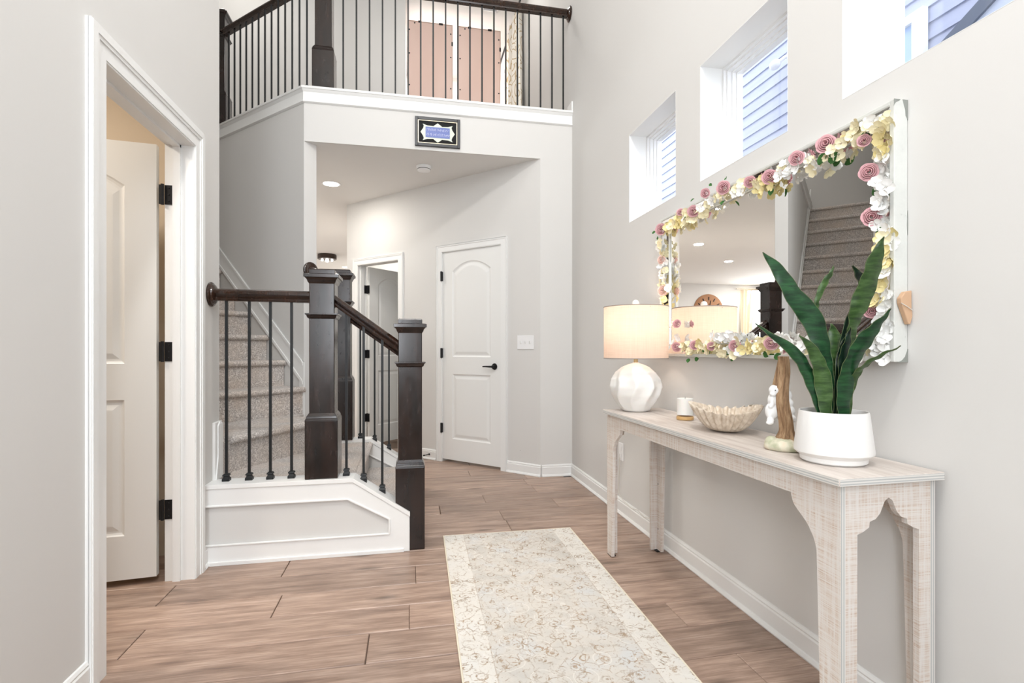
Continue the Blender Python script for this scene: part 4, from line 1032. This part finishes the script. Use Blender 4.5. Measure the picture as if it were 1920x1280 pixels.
ob('script', mb, M_pale, pq, label='two lines of pale flowing script')

def wall_frame(P0_, u, n_):
    u, n_ = Vector(u).normalized(), Vector(n_).normalized()
    return Matrix(((u.x, -n_.x, 0, P0_[0]), (u.y, -n_.y, 0, P0_[1]), (0, 0, 1, P0_[2]), (0, 0, 0, 1)))
sw = thing('light_switch', 'white triple toggle light switch right of closed door', 'switch', (.984, 4.320, 1.142))
Ms = wall_frame(dpt(Rc, .147, 0, 1.142), (R2, -R2, 0), (-R2, -R2, 0))
ob('cover_plate', MB().box(-.083, .083, -.006, .0, -.060, .060).tf(Ms), M_vinyl, sw, True, bev=.002)
for k in (-1, 0, 1):
    ob('toggle', MB().box(k * .046 - .004, k * .046 + .004, -.016, -.005, -.004, .012).box(k * .046 - .006, k * .046 + .006, -.0075, -.005, -.013, .013).tf(Ms), Mat('toggle_white', (.78, .78, .76), .3).m if k == -1 else bpy.data.materials['toggle_white'], sw, True)
ou = thing('wall_outlet', 'white wall outlet low on right wall behind console leg', 'outlet', (XR, 3.165, .41))
ob('cover_plate', MB().box(XR - .006, XR, 3.130, 3.200, .350, .465), M_vinyl, ou, True, bev=.002)
ob('socket', MB().box(XR - .009, XR - .006, 3.150, 3.180, .365, .395).box(XR - .009, XR - .006, 3.150, 3.180, .415, .445), M_vinyl, ou, True, bev=.004)
sp_ = thing('door_stop', 'black spring door stop on baseboard left of closed door', 'door stop', (.21, 5.09, .05))
a = Vector(dpt(Rc, 1.255, -.014, .052)); b = a - NN * .07 + D * -.0
ob('rod', MB().tube([a, b], .004, 8), M_black, sp_, True, smooth=50); ob('rubber_tip', MB().tube([b, b - NN * .012], .008, 10).tube([a, a - NN * .004], .010, 10), M_black, sp_, True, smooth=50)
ob_ = tag(ob('wall_scuff_mark', MB().extr([(-.008, .001), (.0, .0), (.008, .001), (.0, -.002)], dpt(Rc, .20, -.0006, .20), tuple(-D), (0, 0, 1), tuple(-NN * .0006)), Mat('grey_scuff', S('8f8c88'), .9).m), 'tiny grey scuff mark low on wall right of closed door', 'mark')

def smoke(loc, label, s=1):
    t = thing('smoke_detector', label, 'smoke detector', loc, group='ceiling smoke detectors')
    ob('housing', MB().lathe([(.066 * s, 0), (.066 * s, -.010), (.060 * s, -.022), (.056 * s, -.038), (.048 * s, -.042), (.001, -.042)], 36), M_vinyl, t, smooth=30)
    ob('vent_slot', MB().lathe([(.0585 * s, -.024), (.0592 * s, -.027), (.058 * s, -.031)], 36), Mat('slot_grey', S('55534f'), .8).m, t)
    return t
smoke((.124, 4.60, ZC), 'white smoke detector on hall ceiling below the plaque')
smoke((-.735, 6.2, ZTOP), 'white smoke detector on high loft ceiling beyond the railing', 1.1)

def can(x, y, z, label, pw=9, r=.075):
    t = thing('recessed_light', label, 'ceiling light', (x, y, z), group='recessed lights of hall and living room')
    ob('trim_ring', MB().lathe([(r + .016, 0), (r + .016, -.004), (r, -.006), (r - .002, -.001)], 32), M_vinyl, t, smooth=40)
    ob('lens', MB().lathe([(.001, -.004), (r, -.004), (r, -.001), (.001, -.001)], 32), M_lens, t)
    area('recessed_light_glow', (x, y, z - .012), (x, y, 0), .13, pw, (1, .95, .88))
can(-.751, 5.25, ZC, 'glowing recessed light in hall ceiling near the stair wall', 8)
can(-1.658, 7.14, ZC, 'glowing recessed ceiling light, nearest of three reflected in mirror', 48)
can(-3.033, 8.41, ZC, 'glowing recessed ceiling light, middle of three reflected in mirror', 24)
can(-5.265, 10.6, ZC, 'glowing recessed ceiling light beside curtain, reflected in mirror', 16)
can(-1.22, 10.5, ZC, 'glowing recessed ceiling light at the far end of the hall', 34)
fl_ = thing('flush_light', 'dark bronze flush mount light on far hall ceiling', 'ceiling light', (-1.382, 9.2, ZC))
ob('canopy', MB().lathe([(.15, 0), (.155, -.02), (.155, -.075), (.15, -.08), (.001, -.08)], 32), Mat('bronze', S('3a2d26'), .5, .3).m, fl_, smooth=40)
ob('crystal_drop', MB().ball((0, 0, -.10), .03, 6).ball((.08, 0, -.095), .02, 5).ball((-.08, 0, -.095), .02, 5), M_lens, fl_)

# ------------------------------------------------------------------ loft: panels, curtain, vent, window
def lpanel(x0_, x1_, label, lab_x):
    t = thing('leaning_panel', label, 'panel', ((x0_ + x1_) / 2, 6.62, ZF2), group='peach panels in the loft')
    w = (x1_ - x0_) / 2
    ob('backing', MB().box(-w, w, -.012, .012, .02, 2.21), M_peach, t, bev=.003)
    ob('rim', MB().box(-w - .006, -w, -.014, .014, .02, 2.215).box(w, w + .006, -.014, .014, .02, 2.215).box(-w - .006, w + .006, -.014, .014, 2.21, 2.217), M_rimm, t)
    mb = MB()
    for z in (.35, .65, 1.0, 1.4, 1.8, 2.1):
        for s in (-1, 1): mb.lathe([(.009, 0), (.009, .004), (.001, .005)], 8, (s * (w - .018), -.012, z), ax=(0, -1, 0))
    for u in (-.7, .7): mb.lathe([(.009, 0), (.009, .004), (.001, .005)], 8, (u * w, -.012, 2.19), ax=(0, -1, 0))
    ob('clip', mb, M_black, t); 
    ob('bracket', MB().box(-.13 - .02, -.13 + .02, -.016, -.010, 2.20, 2.225).box(.11, .16, -.016, -.010, 2.20, 2.225).box(w - .01, w + .01, -.016, .0, 1.95, 2.0), M_black, t)
    ob('sticker', MB().box(lab_x - .02, lab_x + .02, -.0135, -.0125, .49, .545), M_vinyl, t, label='small white sticker')
m = Mat('dusty_peach_backing', S('c9a093'), .75); m.color(m.ramp(m.noise(m.coord('Object', (1, 1, .3)), 3, 3), [(.3, S('dcbfb3')), (.7, S('e3cabf'))])); M_peach = m.m
M_rimm = Mat('tan_rim', S('b59a8a'), .5).m
lpanel(-.02, .537, 'tall peach backed panel standing in the loft, left one', .03)
lpanel(.620, 1.163, 'tall peach backed panel standing in the loft, right one', .04)
m = Mat('scroll_print_curtain', S('e4ddd0'), .9, spec=.1)
v = m.coord('Object', (1, 1, .8)); wn = m.n('TexNoise'); wn.inputs['Scale'].default_value = 5; m.l(v, wn.inputs['Vector'])
vv = m.mix(.12, v, wn.outputs['Color'], 'ADD'); vo = m.n('TexVoronoi'); vo.inputs['Scale'].default_value = 5.5; m.l(vv, vo.inputs['Vector'])
w_ = m.math('SINE', m.math('MULTIPLY', vo.outputs['Distance'], 13)); m.color(m.ramp(m.math('ABSOLUTE', w_), [(.0, S('b59f7e')), (.28, S('cbb999')), (.36, S('ebe6dc'))])); M_curt = m.m
def curtain(name, label, top, bot, z0_, z1_, folds, mat, amp=.035, along=(0, 1, 0), out_=(-1, 0, 0)):
    """top/bot = (start, end) along; hangs from z1_"""
    al, ou_ = Vector(along), Vector(out_); rows = []; n = folds * 8; back = []
    for i in range(9):
        t = i / 8; s0 = bot[0] + (top[0] - bot[0]) * t; s1 = bot[1] + (top[1] - bot[1]) * t
        rows.append([al * (s0 + (s1 - s0) * k / n) + ou_ * (amp * math.sin(2 * PI * k / 8) + amp * .3 * math.sin(k * .37 + 2 * t)) + up * (z0_ + (z1_ - z0_) * t) for k in range(n + 1)])
    return rows
ctn = thing('curtain', 'cream scroll print curtain hanging at the loft window', 'curtain', (XR - .06, 6.3, ZF2))
rows = curtain('', '', (6.05, 6.75), (5.85, 7.1), ZF2 + .03, 5.25, 7, None)
rows = [[p + Vector((XR - .07, 0, 0)) for p in r] for r in rows]
mb = MB().grid(rows); mb.grid([[p + Vector((.004, 0, 0)) for p in r] for r in rows]); ob('fabric', mb, M_curt, ctn, True, smooth=60)
ob('curtain_rod', MB().tube([(XR - .07, 5.8, 5.27), (XR - .07, 7.9, 5.27)], .012, 8), M_black, ctn, True)
wn4 = thing('window_4', 'bright loft window beside the scroll print curtain', 'window', (XR, 7.0, 3.9), kind='structure')
mb = MB().box(1.5, 1.579, 6.5, 6.56, 3.9, 5.2).box(1.5, 1.579, 7.44, 7.5, 3.9, 5.2).box(1.5, 1.579, 6.56, 7.44, 3.9, 3.96).box(1.5, 1.579, 6.56, 7.44, 5.14, 5.2).box(1.52, 1.57, 6.56, 7.44, 4.53, 4.57)
ob('window_frame', mb, M_vinyl, wn4, True); ob('pane', MB().box(1.55, 1.554, 6.56, 7.44, 3.96, 5.14), M_glass, wn4, True)
vt = thing('ceiling_vent', 'white ceiling air vent high in the loft above right panel', 'vent', (1.02, 6.42, ZTOP))
ob('vent_frame', MB().box(-.10, .10, -.15, -.135, -.008, 0).box(-.10, .10, .135, .15, -.008, 0).box(-.10, -.085, -.15, .15, -.008, 0).box(.085, .10, -.15, .15, -.008, 0), M_vinyl, vt)
o0 = None
for k in range(9):
    if o0 is None: o0 = ob('slat', MB().box(-.085, .085, -.008, .004, -.006, -.002), Mat('vent_grey', S('b9bcc2'), .5).m, vt)
    else: o0 = bpy.data.objects.new('slat', o0.data); C.objects.link(o0); o0.parent = vt
    o0.location = (0, -.12 + k * .03, 0)

# ------------------------------------------------------------------ living room (mirror only)
cl = thing('wall_clock', 'large round wooden wall clock seen reflected in mirror', 'clock', (-4.57, 11.5, 2.05))
ob('face', MB().lathe([(.40, 0), (.40, .02), (.34, .03), (.001, .03)], 40, ax=(0, -1, 0)), Mat('warm_clock_wood', S('9a6b45'), .6).m, cl, smooth=40)
mb = MB()
for k in range(12):
    a = 2 * PI * k / 12; mb.tube([(.25 * math.sin(a), -.034, .25 * math.cos(a)), (.33 * math.sin(a), -.034, .33 * math.cos(a))], .012, 5)
mb.tube([(0, -.04, 0), (.12, -.04, .12)], .01, 5).tube([(0, -.04, 0), (-.05, -.04, .24)], .008, 5); ob('hand', mb, M_black, cl)
ctn = thing('curtain', 'cream pleated curtain on far living room wall, reflected in mirror', 'curtain', (-5.75, 11.4, 0))
rows = curtain('', '', (-6.12, -5.42), (-5.80, -5.42), .05, 2.58, 7, None, .03, (1, 0, 0), (0, -1, 0)); rows = [[p + Vector((0, 11.42, 0)) for p in r] for r in rows]
mb = MB().grid(rows); mb.grid([[p + Vector((0, .004, 0)) for p in r] for r in rows]); m = Mat('cream_curtain', S('d8cbb4'), .9); ob('fabric', mb, m.m, ctn, True, smooth=60)
ob('curtain_rod', MB().tube([(-7.6, 11.42, 2.60), (-5.3, 11.42, 2.60)], .014, 8), Mat('pale_rod', S('cfc6b8'), .4).m, ctn, True)
wn5 = thing('window_5', 'bright living room window behind sheer drape, seen in mirror', 'window', (-6.6, 11.48, 0), kind='structure')
ob('window_frame', MB().box(-7.5, -7.44, 11.46, 11.5, .3, 2.4).box(-5.9, -5.84, 11.46, 11.5, .3, 2.4).box(-7.5, -5.84, 11.46, 11.5, 2.34, 2.4).box(-7.5, -5.84, 11.46, 11.5, .3, .36).box(-6.7, -6.64, 11.46, 11.5, .3, 2.4), M_vinyl, wn5, True)
ob('pane', MB().box(-7.44, -5.9, 11.485, 11.495, .36, 2.34), emis('daylit_window', (.86, .95, .97), 1.2), wn5, True)

# ------------------------------------------------------------------ outside: neighbour house
m = Mat('blue_lap_siding', S('a9bbe3'), .6); m.color(m.ramp(m.noise(m.coord('World', (1, .4, 8)), 3, 3), [(.3, S('b0b6cc')), (.7, S('babfd3'))])); M_sid = m.m
nh = thing('neighbour_house', 'blue lap sided neighbouring house seen through the high windows', 'house', (3.9, 4, 0))
o0 = None
for k in range(42):
    if o0 is None:
        mb = MB().add([(-.022, -4.5, 0), (-.008, -4.5, .13), (0, -4.5, .13), (0, -4.5, 0), (-.022, 9, 0), (-.008, 9, .13), (0, 9, .13), (0, 9, 0)], [(0, 1, 5, 4), (0, 4, 7, 3), (1, 2, 6, 5), (2, 3, 7, 6), (0, 3, 2, 1), (4, 5, 6, 7)])
        o0 = ob('siding_board', mb, M_sid, nh)
    else: o0 = bpy.data.objects.new('siding_board', o0.data); C.objects.link(o0); o0.parent = nh
    o0.location = (0, 0, 1.3 + k * .126)
ob('sheathing', MB().box(3.9, 4.0, -.5, 13, 0, 6), Mat('sheathing_grey', S('50586a'), .8).m, nh, True)
wf = ob('window_frame', MB().box(3.82, 3.87, 3.20, 3.29, 2.5, 3.69).box(3.82, 3.87, 4.2, 4.29, 2.5, 3.69).box(3.82, 3.87, 3.29, 4.2, 3.62, 3.69).box(3.82, 3.87, 3.29, 4.2, 2.5, 2.6), M_vinyl, nh, True)
ob('pane', MB().box(3.85, 3.86, 3.29, 4.2, 2.6, 3.62), Mat('blue_pane', S('b4cdf0'), .4).m, wf, True)
rk = ob('roof_rake', MB().extr([(3.16, 3.17), (1.0, 4.35), (1.0, 4.46), (3.16, 3.28)], (3.82, 0, 0), (0, 1, 0), (0, 0, 1), (.05, 0, 0)), Mat('grey_rake', S('5f6878'), .6).m, nh, True)
ob('roof_soffit', MB().extr([(3.16, 2.4), (1.0, 3.4), (1.0, 4.35), (3.16, 3.17)], (3.84, 0, 0), (0, 1, 0), (0, 0, 1), (.03, 0, 0)), Mat('pale_stucco', S('c6cede'), .7).m, nh, True)
fx = thing('security_light', 'white twin security spotlight on the blue siding outside middle window', 'lamp', (3.85, 4.62, 4.03))
mb = MB().ball((3.74, 4.70, 4.05), (.05, .07, .05), 8).lathe([(.055, 0), (.06, .04), (.05, .06)], 16, (3.86, 4.56, 4.10), ax=(-1, 0, 0)); mb.tube([(3.85, 4.56, 4.10), (3.78, 4.6, 4.08), (3.74, 4.66, 4.05)], .018, 8)
ob('lamp_head', mb, M_vinyl, fx, True, smooth=50); ob('mount', MB().box(3.83, 3.872, 4.50, 4.62, 3.98, 4.16), M_vinyl, fx, True, bev=.006)
struct('ground', MB().box(1.7, 12, -8, 14, -.4, -.3), Mat('pale_gravel', (.5, .5, .48), .9).m, 'strip of ground outside between the houses', 'ground')
